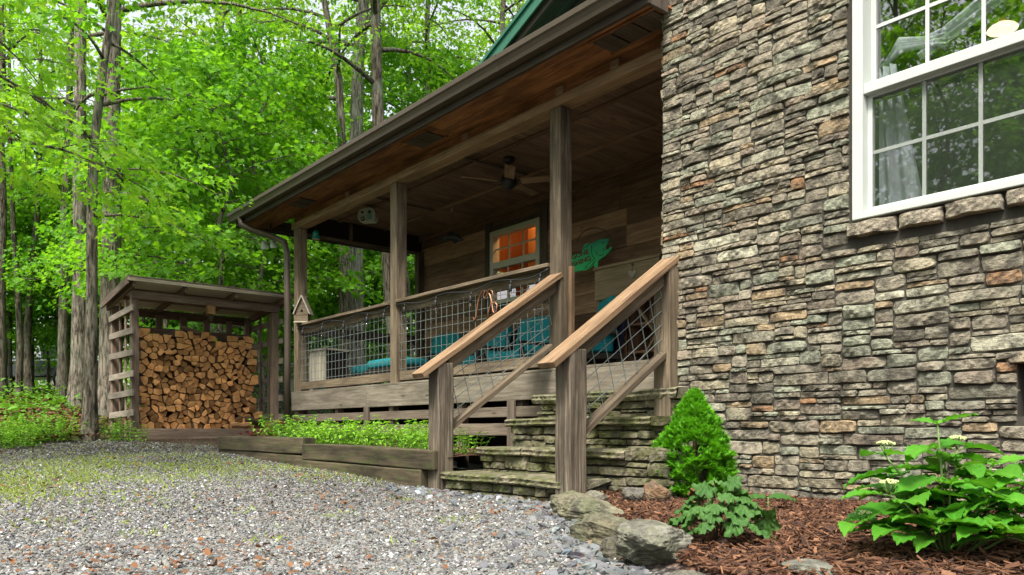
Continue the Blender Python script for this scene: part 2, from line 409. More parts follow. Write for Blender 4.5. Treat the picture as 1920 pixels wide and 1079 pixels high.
# base colours of the real ground covers: grey gravel, brown leaf litter, red mulch
wob = .35 * np.sin(GY * 1.9) + .25 * np.sin(GY * 4.3 + GX)
woods = np.clip(((-GX - 11.1 + wob) / .7), 0, 1)
woods = np.maximum(woods, np.clip((GY - 5.0) / .5, 0, 1) * (GX < -10.6))
COL = np.zeros(GX.shape + (3,)); COL[:] = (.155, .15, .14)
dirt = np.clip((-GX - 6.5 + wob) / 3.0, 0, 1)[..., None]; COL = COL * (1 - .6 * dirt) + np.array((.15, .11, .065)) * .6 * dirt
COL = COL * (1 - woods[..., None]) + np.array((.085, .052, .03)) * woods[..., None]
gr = np.clip((-GX - 17) / 2.0, 0, 1)[..., None] * .75; COL = COL * (1 - gr) + np.array((.05, .12, .018)) * gr
COL[inbed] = (.10, .04, .02)
nx_, ny_ = GX.shape
idx = np.arange(nx_ * ny_).reshape(nx_, ny_)
F = np.stack([idx[:-1, :-1], idx[1:, :-1], idx[1:, 1:], idx[:-1, 1:]], -1).reshape(-1, 4)
def groundmat():
    s = NT('ground_cover'); tc = s.n('ShaderNodeTexCoord').outputs['Object']; col = s.attr('col').outputs['Color']
    vo = s.n('ShaderNodeTexVoronoi'); vo.inputs['Scale'].default_value = 48; s.l(tc, vo.inputs['Vector'])
    n = s.noise(tc, 3, 8, .7); n2 = s.noise(tc, 26, 5, .7)
    g = s.n('ShaderNodeSeparateColor'); s.l(vo.outputs['Color'], g.inputs[0])
    v = s.math('ADD', s.math('MULTIPLY', g.outputs[0], 1.1), .25)
    v = s.math('MULTIPLY', v, s.math('ADD', s.math('MULTIPLY', n.outputs[0], 1.0), .5))
    v = s.math('MULTIPLY', v, s.ramp(vo.outputs['Distance'], [(.25, (1, 1, 1)), (.75, (.35, .35, .35))]))
    vm = s.n('ShaderNodeVectorMath', operation='SCALE'); s.l(col, vm.inputs[0]); s.l(v, vm.inputs['Scale'])
    s.bump(s.math('SUBTRACT', n2.outputs[0], vo.outputs['Distance']), .8, .02)
    return s.done(vm.outputs[0], .95, .15)
M['ground'] = groundmat()
me = np_mesh('ground', np.stack([GX, GY, GZ], -1).reshape(-1, 3), F, M['ground'], col=COL.reshape(-1, 3), smooth=True)
tag(link('ground', me), kind='structure')
def ground_z(X, Y):
    return gz(X, Y) + np.where((np.asarray(Y) > bedline(X)) & (np.asarray(X) > -3.75), .05, 0)

# ------------------------------------------------------------------ stones
def pack(W, H, wr, hr, rng, res=.005):
    n = int(round(W / res)); sk = np.zeros(n); out = []
    for _ in range(6000):
        i = int(np.argmin(sk)); z = sk[i]
        if z >= H - 1e-6: break
        j = i
        while j < n and abs(sk[j] - z) < 1e-6: j += 1
        L = (j - i) * res
        dl = sk[i - 1] - z if i > 0 else 9; dr = sk[j] - z if j < n else 9
        h = rng.uniform(*hr) if rng.random() > .22 else rng.uniform(hr[0], hr[0] + .35 * (hr[1] - hr[0]))
        wd = rng.uniform(*wr) * (0.75 + .5 * (h - hr[0]) / (hr[1] - hr[0]))
        if L < wr[0] * .8: wd = L; h = min(dl, dr, hr[1] * 1.2) if min(dl, dr) < 1 else h
        elif L - wd < wr[0] * .75: wd = L if L < wr[1] * 1.1 else L * rng.uniform(.42, .58)
        for d in (dl, dr):
            if abs(h - d) < .022 and d > .02: h = d
        if z + h > H - .03: h = H - z
        k = max(1, int(round(wd / res)));
        out.append((i * res, (i + k) * res, z, z + h)); sk[i:i + k] = z + h
    return out
PAL = [((.24, .215, .178), 7), ((.19, .17, .142), 7), ((.265, .235, .182), 5), ((.22, .228, .188), 5), ((.13, .118, .10), 4), ((.26, .195, .13), 2.2), ((.25, .145, .085), .6), ((.30, .29, .24), 2), ((.21, .175, .145), 4)]
def stonecol(rng, k=None):
    c = rng.choices([p[0] for p in PAL], [p[1] for p in PAL])[0]
    f = rng.uniform(.8, 1.2); return tuple(x * f for x in c)
def stones(rects, o, u, v, n, rng, depth=(.010, .034), joint=.0022, colf=None, cell=.013, squash=(.2, .62)):
    o, u, v, n = (np.array(q, float) for q in (o, u, v, n))
    VV = []; FF = []; CC = []; base = 0
    for (x0, x1, y0, y1) in rects:
        wd, ht = x1 - x0, y1 - y0
        if wd < .018 or ht < .012: continue
        nx = int(np.clip(wd / cell, 6, 30)); ny = int(np.clip(ht / cell, 5, 10))
        s = np.concatenate([[-1, -.999], np.linspace(-.93, .93, nx - 2), [.999, 1]]); t = np.concatenate([[-1, -.999], np.linspace(-.88, .88, ny - 2), [.999, 1]])
        Sg, T = np.meshgrid(s, t, indexing='ij'); k = rng.uniform(*squash)
        Xr = Sg * np.sqrt(1 - k * T ** 2 * .5 * min(1, ht / wd * 1.6)); Yr = T * np.sqrt(1 - k * Sg ** 6 * .5)
        cj = [rng.uniform(-.26, .12) for _ in range(4)]; cx = [rng.uniform(-.05, .05) for _ in range(4)]
        bl = [(1 - Sg) * (1 - T) / 4, (1 + Sg) * (1 - T) / 4, (1 + Sg) * (1 + T) / 4, (1 - Sg) * (1 + T) / 4]
        sg = [-1, -1, 1, 1]; sx = [-1, 1, 1, -1]
        Yr = Yr + sum(b * a * g for b, a, g in zip(bl, cj, sg)); Xr = Xr + sum(b * a * g for b, a, g in zip(bl, cx, sx))
        ph = rng.uniform(0, 6); Yr = Yr + .05 * np.sin(Sg * 3.1 + ph) + .03 * np.sin(Sg * 7 + ph * 2); Xr = Xr + .02 * np.sin(T * 4 + ph)
        X = (x0 + x1) / 2 + Xr * (wd / 2 - joint); Y = (y0 + y1) / 2 + Yr * (ht / 2 - joint)
        dx = Xr * wd / 2; dy = Yr * ht / 2
        d0 = rng.uniform(*depth); Z = np.full(Sg.shape, d0)
        for _ in range(6):
            th = rng.uniform(0, 6.28); sl = rng.uniform(.08, .6); ct = rng.uniform(.1, .42) * (wd if abs(math.cos(th)) > .7 else ht)
            Z = np.minimum(Z, d0 + sl * (ct - (dx * math.cos(th) + dy * math.sin(th))) * .8)
        Z = Z + .003 * np.sin(dx * 90 + ph) * np.sin(dy * 130 + ph * 3) + NP.normal(0, .0011, Z.shape)
        r = np.maximum(np.abs(Sg), np.abs(T)); Z = np.maximum(Z, .006)
        Z = np.where(r > .9995, -.03, np.where(r > .99, Z * .35, Z))
        P = o + X[..., None] * u + Y[..., None] * v + Z[..., None] * n
        ii = np.arange(P.shape[0] * P.shape[1]).reshape(P.shape[:2]) + base
        VV.append(P.reshape(-1, 3)); FF.append(np.stack([ii[:-1, :-1], ii[1:, :-1], ii[1:, 1:], ii[:-1, 1:]], -1).reshape(-1, 4))
        c = colf(rng, (x0 + x1) / 2, (y0 + y1) / 2) if colf else stonecol(rng)
        CC.append(np.tile(np.array(c), (P.shape[0] * P.shape[1], 1))); base += P.shape[0] * P.shape[1]
    return np.concatenate(VV), np.concatenate(FF), np.concatenate(CC)

# ------------------------------------------------------------------ the cabin
cabin = empty('cabin', (-7, 5, 0), 0, 'rustic cabin with a covered plank porch and a stacked stone wing', 'house')
def part(mb, name, mat, bevel=0.0, parent=None):
    p = parent if parent is not None else cabin
    o = mb.build(name, mat, p, bevel)
    q = p; off = Vector((0, 0, 0))
    while q is not None: off += Vector(q.location); q = q.parent
    o.location = -off if parent is None else (0, 0, 0)
    return o
def part_me(me, name, parent=None):
    o = link(name, me, parent if parent is not None else cabin)
    if parent is None: o.location = -Vector(cabin.location)
    return o
WY = 4.50; WL = -3.68; WR = 1.6; WTOP = 4.9            # stone wing: front plane, left corner, right end, top
HX0, HX1, HZ0, HZ1 = -2.235, -1.20, 1.705, 3.30         # window opening
VX0, VX1, VZ0, VZ1 = -1.40, -1.0, .55, .815             # small crawl space opening
rng = random.Random(5)
rects = []
for (x0, x1, y0, y1) in pack(WR - WL, WTOP, (.095, .36), (.026, .090), rng):
    X0, X1 = WL + x0, WL + x1; keep = True
    for (hx0, hx1, hz0, hz1) in ((HX0 - .04, HX1 + .04, HZ0 - .10, HZ1 + .05), (VX0, VX1, VZ0, VZ1 + .075)):
        if X1 <= hx0 or X0 >= hx1 or y1 <= hz0 or y0 >= hz1: continue
        if y1 - hz0 < .05 and y1 > hz0: y1 = hz0; continue
        if hz1 - y0 < .05: y0 = hz1; continue
        if X0 < hx0 - .03: X1 = hx0; continue
        if X1 > hx1 + .03: X0 = hx1; continue
        if y0 < hz0 - .015: y1 = hz0; continue
        if y1 > hz1 + .015: y0 = hz1; continue
        keep = False
    if keep: rects.append((X0 - WL, X1 - WL, y0, y1))
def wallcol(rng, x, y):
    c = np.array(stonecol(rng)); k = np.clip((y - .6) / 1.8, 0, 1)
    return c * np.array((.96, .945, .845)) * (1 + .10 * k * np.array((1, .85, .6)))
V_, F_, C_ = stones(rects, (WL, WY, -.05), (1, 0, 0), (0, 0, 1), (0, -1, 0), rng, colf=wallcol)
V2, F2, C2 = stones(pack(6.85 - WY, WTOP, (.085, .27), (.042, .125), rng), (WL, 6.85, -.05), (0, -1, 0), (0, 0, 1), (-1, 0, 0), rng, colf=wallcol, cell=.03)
stone_face = part_me(np_mesh('stone_wall', np.concatenate([V_, V2]), np.concatenate([F_, F2 + len(V_)]), M['stone'], col=np.concatenate([C_, C2])), 'stone_wall')
bk = MB()
bk.box(WL, HX0, WY, WY + .2, -.3, WTOP); bk.box(HX1, VX0 + .9, WY, WY + .2, -.3, WTOP); bk.box(VX0 + .9, WR, WY, WY + .2, -.3, WTOP)
bk.box(HX0, HX1, WY, WY + .2, HZ1, WTOP); bk.box(HX0, VX0, WY, WY + .2, -.3, HZ0); bk.box(VX0, HX1, WY, WY + .2, -.3, VZ0); bk.box(VX0, HX1, WY, WY + .2, VZ1, HZ0)
bk.box(WL, WL + .2, WY + .2, 6.85, -.3, WTOP)
part(bk, 'wall_core', M['mortar'], parent=stone_face)
lin = stones([(0, .5, 0, .07)], (VX0 - .06, WY - .01, VZ1), (1, 0, 0), (0, 0, 1), (0, -1, 0), rng, (.05, .06), colf=lambda *_: (.30, .25, .17))
vent = part(MB().box(VX0, HX1, WY + .12, WY + .14, VZ0, VZ1), 'crawl_opening_shade', M['dark'])  # near-black sheet stands in for the shade inside the opening
part_me(np_mesh('lintel_stone', *lin[:2], M['stone'], col=lin[2]), 'lintel_stone')
# window sill blocks
sr = []; xx = HX0 - .05
for wd in (.30, .25, .29, .30):
    sr.append((xx - WL, xx + wd - .012 - WL, HZ0 - .10, HZ0 - .008)); xx += wd
sv = stones(sr, (WL, WY - .02, 0), (1, 0, 0), (0, 0, 1), (0, -1, 0), rng, (.035, .05), colf=lambda r, *_: [tuple(x * f for x in (.27, .23, .17)) for f in (r.uniform(.88, 1.08),)][0], squash=(.02, .08))
part_me(np_mesh('stone_sill', sv[0], sv[1], M['stone'], col=sv[2]), 'stone_sill')
# large window
def big_window():
    fw = .062; y0 = WY - .055
    f = MB(); f.box(HX0, HX0 + fw, y0, WY + .1, HZ0, HZ1); f.box(HX1 - fw, HX1, y0, WY + .1, HZ0, HZ1)
    f.box(HX0 + fw, HX1 - fw, y0 + .002, WY + .1, HZ0, HZ0 + .04); f.box(HX0 + fw, HX1 - fw, y0 + .002, WY + .1, HZ1 - fw, HZ1)
    win = part(f, 'large_window', M['white'], .004)
    def sash(z0, z1, yy, r0, r1, name, scr):
        x0, x1 = HX0 + fw, HX1 - fw; s = MB(); st = .03
        s.box(x0, x0 + st, yy, yy + .035, z0, z1); s.box(x1 - st, x1, yy, yy + .035, z0, z1)
        s.box(x0 + st, x1 - st, yy - .002, yy + .037, z0, z0 + r0); s.box(x0 + st, x1 - st, yy - .002, yy + .037, z1 - r1, z1)
        sh = part(s, name, M['white'], .003, win)
        gx0, gx1, gz0, gz1 = x0 + st, x1 - st, z0 + r0, z1 - r1
        g = MB(); g.box(gx0, gx1, yy + .016, yy + .020, gz0, gz1); 
        mm = MB(); 
        for k in (1, 2):
            xm = gx0 + (gx1 - gx0) * k / 3; mm.box(xm - .010, xm + .010, yy + .008, yy + .0135, gz0, gz1)
        zm = (gz0 + gz1) / 2; mm.box(gx0, gx1, yy + .0085, yy + .0142, zm - .010, zm + .010)
        part(mm, 'muntin', M['white'], 0, win)
        part(g, 'glass_pane', M['glass'], 0, win)
        if scr: part(MB().box(gx0, gx1, yy - .0005, yy + .0005, gz0, gz1), 'insect_screen', M['screen'], 0, win)
    sash(HZ0 + .04, 2.455, WY + .005, .03, .045, 'lower_sash', True)
    sash(2.40, HZ1 - fw, WY + .045, .085, .05, 'upper_sash', False)
    part(MB().box(HX0 + fw, HX1 - fw, y0 + .012, WY + .01, 2.425, 2.485), 'meeting_rail', M['white'], .004, win)
big_window()
# room behind the large window
rm = MB(); rm.box(WL + .25, WR - .25, 7.6, 7.7, .9, 3.5); rm.box(WL + .25, WR - .25, WY + .25, 7.6, 3.5, 3.6); rm.box(WL + .25, WR - .25, WY + .25, 7.6, .8, .9)
rm.box(WL + .25, WL + .3, WY + .25, 7.6, .9, 3.5); rm.box(WR - .3, WR - .25, WY + .25, 7.6, .9, 3.5)
part(rm, 'room_lining', M['room'])
def sheet(fn, nu, nv, name, mat, th=.004):
    V = np.array([fn(i / (nu - 1), j / (nv - 1)) for i in range(nu) for j in range(nv)]); ii = np.arange(nu * nv).reshape(nu, nv)
    return np_mesh(name, V, np.stack([ii[:-1, :-1], ii[1:, :-1], ii[1:, 1:], ii[:-1, 1:]], -1).reshape(-1, 4), mat, smooth=True)
cur = empty('curtain', (-2.1, WY + .2, 2.7), 0, 'sheer white curtain knotted at the side of the large white window', 'curtain')
def cloc(o): o.location = -Vector(cur.location); return o
def drop(u, v):
    z = 2.62 - .92 * v; wdt = .10 + .17 * v
    return (-2.16 + u * wdt, WY + .125 + .016 * math.sin(u * 16), z)
cloc(link('drape', sheet(drop, 40, 12, 'drape', M['curtain']), cur))
kb = MB()
for k in range(4):
    p = [(-2.15 + .02 * k, WY + .14, 2.62 + .02 * k), (-2.05, WY + .15, 2.70 + .016 * k), (-1.92, WY + .15, 2.675 + .01 * k), (-1.80, WY + .15, 2.64 + .03 * k)]
    kb.tube(p, [.018, .024, .018, .006], 10)
cloc(kb.build('knot', M['curtain'], cur))
def swag(u, v):
    x = -1.95 + 1.0 * u; return (x, WY + .16 + .02 * math.sin(v * 14 + u * 3), 2.60 + .62 * u ** 1.5 + v * (.10 + .12 * u) + .01 * math.sin(9 * u))
cloc(link('swag', sheet(swag, 20, 14, 'swag', M['curtain']), cur))
lp = empty('pendant_lamp', (-1.95, 5.97, 3.20), 0, 'lit pendant lamp glowing inside behind the large white window', 'lamp')
lm = MB().lathe([(.085, 0), (.095, .01), (.08, .03), (.045, .05)], (0, 0, 0), 18); lm.build('lamp_shade', M['lamp'], lp)
MB().lathe([(.025, .05), (.025, .12)], (0, 0, 0), 10).build('socket', M['copper'], lp); MB().tube([(0, 0, .12), (0, 0, .34)], .006, 6).build('cord', M['black'], lp)

# porch: posts at Y 4.78, deck top z 1.0, wall at Y 6.85
PY = 4.78; DZ = 1.0; BW = 6.85; PX = (-5.06, -7.79, -10.41)
EX0 = -11.42; EX1 = -3.58; CZ = 3.56
def siding(mb, x0, x1, z0, z1, hole=None, y=BW):
    z = z0; k = 0
    while z < z1:
        h = RNG.choice((.20, .235, .25, .28)); zt = min(z + h - .003, z1); th = RNG.uniform(.018, .030)
        segs = [(x0, x1)]
        if hole and z < hole[3] and zt > hole[2]: segs = [(x0, hole[0]), (hole[1], x1)]
        for (a, b) in segs:
            cut = a + (b - a) * RNG.uniform(.3, .7) if b - a > 3.2 else None
            for (c, d) in ([(a, cut - .0015), (cut + .0015, b)] if cut else [(a, b)]): mb.box(c, d, y - th, y, z, zt)
        z += h
WH = (-8.64, -7.60, 2.24, 3.27)
sd = MB(); siding(sd, -10.5, WL, DZ - .05, CZ + .02, WH); part(sd, 'wood_wall', M['siding'], .003)
part(MB().box(-10.5, WH[0], BW + .002, BW + .12, .4, 5).box(WH[1], WL, BW + .002, BW + .12, .4, 5).box(WH[0], WH[1], BW + .003, BW + .12, .4, WH[2]).box(WH[0], WH[1], BW + .003, BW + .12, WH[3], 5), 'wall_backing', M['fascia'])
# cabin window on the porch
cf = MB(); fw = .07
cf.box(WH[0], WH[0] + fw, BW - .06, BW + .06, WH[2], WH[3]); cf.box(WH[1] - fw, WH[1], BW - .06, BW + .06, WH[2], WH[3])
cf.box(WH[0] + fw, WH[1] - fw, BW - .058, BW + .06, WH[3] - fw, WH[3]); cf.box(WH[0] + fw, WH[1] - fw, BW - .058, BW + .06, WH[2], WH[2] + .06)
cf.box(WH[0] + fw, WH[1] - fw, BW - .05, BW + .05, 2.74, 2.83)
cw = part(cf, 'porch_window', M['cream'], .004)
g0, g1 = WH[0] + fw, WH[1] - fw
for (z0, z1, yy, gm, nm) in ((2.83, WH[3] - fw, BW, 'glass2', 'upper_sash'), (WH[2] + .06, 2.74, BW - .02, 'glass3', 'lower_sash')):
    mm = MB()
    for k in (1, 2): xm = g0 + (g1 - g0) * k / 3; mm.box(xm - .011, xm + .011, yy - .014, yy - .004, z0, z1)
    zm = (z0 + z1) / 2; mm.box(g0, g1, yy - .0145, yy - .0045, zm - .011, zm + .011)
    part(mm, nm, M['cream'], 0, cw); part(MB().box(g0, g1, yy, yy + .004, z0, z1), 'glass_pane', M[gm], 0, cw)
for a in (WH[0] - .13, WH[1] + .003): part(MB().box(a, a + .127, BW - .045, BW - .001, WH[2] - .1, WH[3] + .14), 'window_trim', M['fascia'], .003)
# lit pine room behind the porch window
pr = MB(); pr.box(-9.9, -6.9, 8.9, 9.0, 1.4, 4.2); pr.box(-9.9, -9.85, 7.0, 8.9, 1.4, 4.2); pr.box(-6.95, -6.9, 7.0, 8.9, 1.4, 4.2); pr.box(-9.85, -6.95, 7.0, 8.9, 4.2, 4.25); pr.box(-9.85, -6.95, 7.0, 8.9, 1.3, 1.4)
pr.box(-8.75, -8.35, 7.6, 7.7, 1.4, 3.6)
part(pr, 'pine_room', M['pine'])
pl = bpy.data.lights.new('room_lamp', 'POINT'); pl.energy = 17; pl.color = (1, .55, .22); pl.shadow_soft_size = .12
plo = bpy.data.objects.new('room_lamp', pl); C.objects.link(plo); plo.location = (-8.2, 7.3, 3.7)
# deck
dk = MB(); yy = PY - .06
while yy < BW - .03: dk.box(-10.5, WL, yy, min(yy + .138, BW - .03), DZ - .03, DZ - .001); yy += .143
part(dk, 'deck', M['deck'], .002)
rj = MB(); rj.box(-10.47, -8.35, PY - .11, PY - .07, .765, DZ + .004, .45); rj.box(-8.345, -4.95, PY - .11, PY - .07, .762, DZ + .002, .6); rj.box(-4.945, WL - .005, PY - .11, PY - .07, .762, DZ + .003, .75)
part(rj, 'rim_board', M['rim'], .004)
part(MB().box(-10.5, WL, PY - .10, PY - .064, DZ + .006, DZ + .030, .5), 'deck_nosing', M['rim'], .003)
sk = MB()
sk.box(-10.45, -5.0, PY - .10, PY - .07, .61, .705); sk.box(-10.45, -5.0, PY - .101, PY - .071, .435, .55); part(sk, 'skirt_slat', M['slat'], .003)
for x in (-10.4, -9.2, -7.85, -6.5, -5.55): part(MB().box(x - .045, x + .045, PY - .066, PY + .02, .1, .76), 'skirt_stud', M['slat'], .003)
for x in (-8.38, -5.66): part(MB().box(x, x + .105, PY - .128, PY - .103, .28, .762), 'skirt_post', M['slat'], .003)
part(MB().box(-10.4, WL, PY + .5, PY + .52, .0, .96), 'underdeck_shade_sheet', M['dark'])  # near-black sheet behind the skirt, painted for the shade under the deck
# posts
for i, x in enumerate(PX):
    part(MB().box(x - .07, x + .07, PY - .07, PY + .07, DZ - .02 if i < 2 else .3, 3.335), 'post', M['post'], .006)
part(MB().box(-10.47, -10.35, BW - .13, BW - .031, DZ, 3.3), 'wall_post', M['post'], .005)
part(MB().box(-4.985, -4.945, PY + .02, PY + .06, DZ, 1.93), 'screen_stud', M['cedar'], .003)
# beam, frieze, soffit, fascia, gutter
part(MB().box(-10.55, WL + .02, PY - .075, PY + .075, 3.337, 3.425), 'beam', M['beam'], .004)
part(MB().box(-10.52, WL + .02, PY - .05, PY - .012, 3.427, 3.56), 'frieze_board', M['soffit'], .003)
for x in (-4.35, -5.0, -6.4, -8.9): part(MB().box(x - .045, x + .045, PY - .074, PY - .052, 3.427, 3.50), 'frieze_block', M['beam'], .002)
EY = 4.21
sf = MB(); xs = [EX0 + .03, -8.95, -6.5, EX1]
for a, b in zip(xs[:-1], xs[1:]): sf.box(a + .002, b - .002, EY + .05, PY - .052, 3.512, 3.53)
sof = part(sf, 'soffit', M['soffit'])
for (x, n) in ((-9.95, 2), (-7.02, 2), (-4.28, 3)):
    v = MB()
    for k in range(n): v.box(x + k * .21, x + k * .21 + .19, EY + .17, EY + .40, 3.496, 3.511)
    vv = part(v, 'soffit_vent', M['fascia'], .004, sof)
    for e in (.14, .402): part(MB().box(x - .03, x + n * .21 + .01, EY + e, EY + e + .028, 3.499, 3.511), 'vent_frame', M['soffit'], .002, sof)
part(MB().box(EX0, EX1, EY + .02, EY + .05, 3.47, 3.67), 'fascia_board', M['fascia'], .003)
part(MB().box(EX0, EX0 + .03, EY + .051, 7.2, 3.47, 3.67), 'end_fascia', M['fascia'], .003); part(MB().box(EX1 - .03, EX1, EY + .051, WY - .06, 3.47, 3.66), 'end_fascia', M['fascia'], .003)
gp = [(0, 0), (-.075, .0), (-.085, .03), (-.10, .06), (-.115, .075), (-.12, .115), (-.112, .118), (-.105, .085), (-.08, .05), (-.07, .012), (-.006, .012), (-.006, .11), (0, .11)]
gut = part(MB().prism(gp, (EX0 - .04, EY + .018, 3.535), (0, 1, 0), (0, 0, 1), (1, 0, 0), EX1 - EX0 + .05), 'gutter', M['gutter'], .002)
sp = MB(); sp.prism([(0, -.004), (-.079, -.004), (-.09, .03), (-.105, .06), (-.121, .073), (-.126, .119), (0, .119)], (EX0 - .044, EY + .016, 3.535), (0, 1, 0), (0, 0, 1), (1, 0, 0), .008)
for x in (-10.2, -7.4, -5.2): sp.prism([(-.02, -.003), (-.077, -.003), (-.088, .03), (-.103, .06), (-.118, .074), (-.1235, .117), (-.11, .117)], (x, EY + .018, 3.535), (0, 1, 0), (0, 0, 1), (1, 0, 0), .05)
part(sp, 'gutter_bands', M['gutter'], .001, gut)
dp = [(-11.12, EY - .02, 3.54), (-11.10, EY - .01, 3.44), (-11.02, EY + .10, 3.37), (-10.78, EY + .34, 3.25), (-10.62, EY + .42, 3.17), (-10.57, EY + .44, 3.0), (-10.56, EY + .44, 1.5), (-10.56, EY + .44, .62)]
part(MB().tube(dp, .045, 14), 'downspout', M['gutter'])
cor = MB(); q = [(-10.56, EY + .44, .66), (-10.56, EY + .44, .52), (-10.53, EY + .40, .42), (-10.46, EY + .30, .36), (-10.40, EY + .18, .34)]
pts = []; rr = []
for a, b in zip(q[:-1], q[1:]):
    for k in range(8): pts.append(Vector(a).lerp(Vector(b), k / 8)); rr.append(.055 if len(pts) % 2 else .064)
part(cor.tube(pts, rr, 14), 'drain_elbow', M['black'])
# ceiling
ce = MB()
for a, b in ((-10.5, -8.9), (-8.9, -6.9), (-6.9, -5.0), (-5.0, WL)): ce.box(a + .002, b - .002, PY - .01, BW - .03, CZ, CZ + .02)
part(ce, 'porch_ceiling', M['ceil'])
for b in ((5.36, 5.42, .022), (6.13, 6.18, .02), (BW - .075, BW - .031, .10)): part(MB().box(-10.48, WL, b[0], b[1], CZ - b[2], CZ - .001), 'ceiling_batten', M['siding'], .003)
for x in (-7.05, -9.0): part(MB().box(x - .02, x + .02, 4.9, 6.1, CZ - .035, CZ - .0235), 'ceiling_rod', M['fascia'])
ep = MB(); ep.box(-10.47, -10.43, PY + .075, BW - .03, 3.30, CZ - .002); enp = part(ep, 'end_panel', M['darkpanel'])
part(MB().box(-10.49, -10.41, PY + .07, BW - .14, 3.262, 3.298).box(-10.428, -10.405, 5.55, 5.60, 3.30, 3.54), 'end_beam', M['post'], .003)
# roofs
def slab(name, pts, th, mat):
    m = MB(); n0 = 0; lo = [Vector(p) for p in pts]; hi = [p + Vector((0, 0, th)) for p in lo]; m.v = lo + hi; k = len(lo)
    m.face(list(range(k))[::-1], [(p.x, p.y) for p in lo][::-1], .5); m.face([k + i for i in range(k)], [(p.x, p.y) for p in lo], .5)
    for i in range(k): j = (i + 1) % k; m.face([i, j, k + j, k + i], [(0, 0), (1, 0), (1, .1), (0, .1)], .5)
    return part(m, name, mat)
rf = slab('porch_roof', [(EX0, EY - .02, 3.665), (EX1, EY - .02, 3.665), (EX1, WY - .08, 3.75), (WL - .06, WY - .08, 3.75), (WL - .06, 7.2, 4.55), (EX0, 7.2, 4.55)], .03, M['green'])
GR = (-4.3, 7.03); GE = (-9.75, 4.70)                       # gable ridge and eave (X, Z)
GYF = 6.38
slab('gable_soffit', [(GE[0], GYF + .02, GE[1] - .03), (GR[0], GYF + .02, GR[1] - .03), (GR[0], 7.0, GR[1] - .03), (GE[0], 7.0, GE[1] - .03)], .02, M['fascia'])
gs = slab('gable_roof', [(GE[0], GYF, GE[1]), (GR[0], GYF, GR[1]), (GR[0], 12, GR[1]), (GE[0], 12, GE[1])], .03, M['green'])
slab('gable_roof', [(GR[0], GYF, GR[1]), (1.2, GYF, 4.70), (1.2, 12, 4.70), (GR[0], 12, GR[1])], .03, M['green'])
rk = MB(); d = Vector((GR[0] - GE[0], 0, GR[1] - GE[1])).normalized(); up = Vector((-d.z, 0, d.x))
rk.beam(Vector((GE[0], GYF - .012, GE[1])) + up * -.04, Vector((GR[0], GYF - .012, GR[1])) + up * -.04, .02, .17, up)
rk.beam(Vector((GE[0], GYF - .035, GE[1])) + up * .035, Vector((GR[0], GYF - .035, GR[1])) + up * .035, .03, .045, up)
part(rk, 'rake_trim', M['green'], .003)
part(MB().beam(Vector((GE[0], GYF + .06, GE[1])) + up * -.14, Vector((GR[0], GYF + .06, GR[1])) + up * -.14, .03, .10, up), 'rake_board', M['fascia'], .003)
gw = MB(); gw.prism([(GE[0] + .2, 3.4), (WL + .15, 3.4), (WL + .15, 6.7), (GR[0], 6.95), (GE[0] + .2, 4.75)], (0, BW + .01, 0), (1, 0, 0), (0, 0, 1), (0, 1, 0), .1); part(gw, 'gable_wall', M['fascia'])
gw = MB()
z = 4.3
while z < 6.8:
    x0 = GE[0] + .3 + max(0, (z + .2 - 4.75) / .428); gw.box(x0, WL + .1, BW - .015, BW + .005, z, z + .19); z += .2
part(gw, 'gable_siding', M['ceil'], .003)
part(MB().box(-10.4, -10.3, BW + .15, 12, 0, 4.5).box(-10.4, 1.4, 11.9, 12, 0, 4.6).box(1.4, 1.5, WY + .3, 12, 0, 4.6), 'rear_wall', M['siding'])

# railings with wire panels
WT = .0032
def wire_panel(mb, o, u, v, poly_u, poly_v, du=.10, dv=.10, r=WT, u0=.05, v0=.04, top=None):
    o, u, v = Vector(o), Vector(u), Vector(v); x = u0
    while x < poly_u: mb.tube([o + u * x, o + u * x + v * poly_v], r, 5, .5, caps=False); x += du
    y = v0
    while y < poly_v: mb.tube([o + u * 0 + v * y, o + u * poly_u + v * y], r, 5, .5, caps=False); y += dv
bays = [(PX[2] + .071, PX[1] - .071), (PX[1] + .071, PX[0] - .071)]
for (a, b) in bays:
    m = MB(); m.beam((a, PY - .005, 1.905), (b, PY - .005, 1.905), .042, .14, warp=.004); m.beam((a, PY - .045, 1.958), (b, PY - .045, 1.958), .11, .034, warp=.004)
    m.beam((a, PY - .01, 1.11), (b, PY - .01, 1.11), .042, .105, warp=.003)
    rl = part(m, 'railing', M['rail'], .004)
    wp = MB(); wire_panel(wp, (a, PY - .034, 1.15), (1, 0, 0), (0, 0, 1), b - a, .70)
    part(wp, 'wire_panel', M['wire'], 0, rl)
m = MB(); m.box(-10.47, -10.43, PY + .072, BW - .132, 1.835, 1.975); m.box(-10.47, -10.43, PY + .072, BW - .132, 1.06, 1.165)
rl = part(m, 'railing', M['fascia'], .004); wp = MB(); wire_panel(wp, (-10.427, PY + .075, 1.16), (0, 1, 0), (0, 0, 1), BW - PY - .21, .68); part(wp, 'wire_panel', M['wire'], 0, rl)

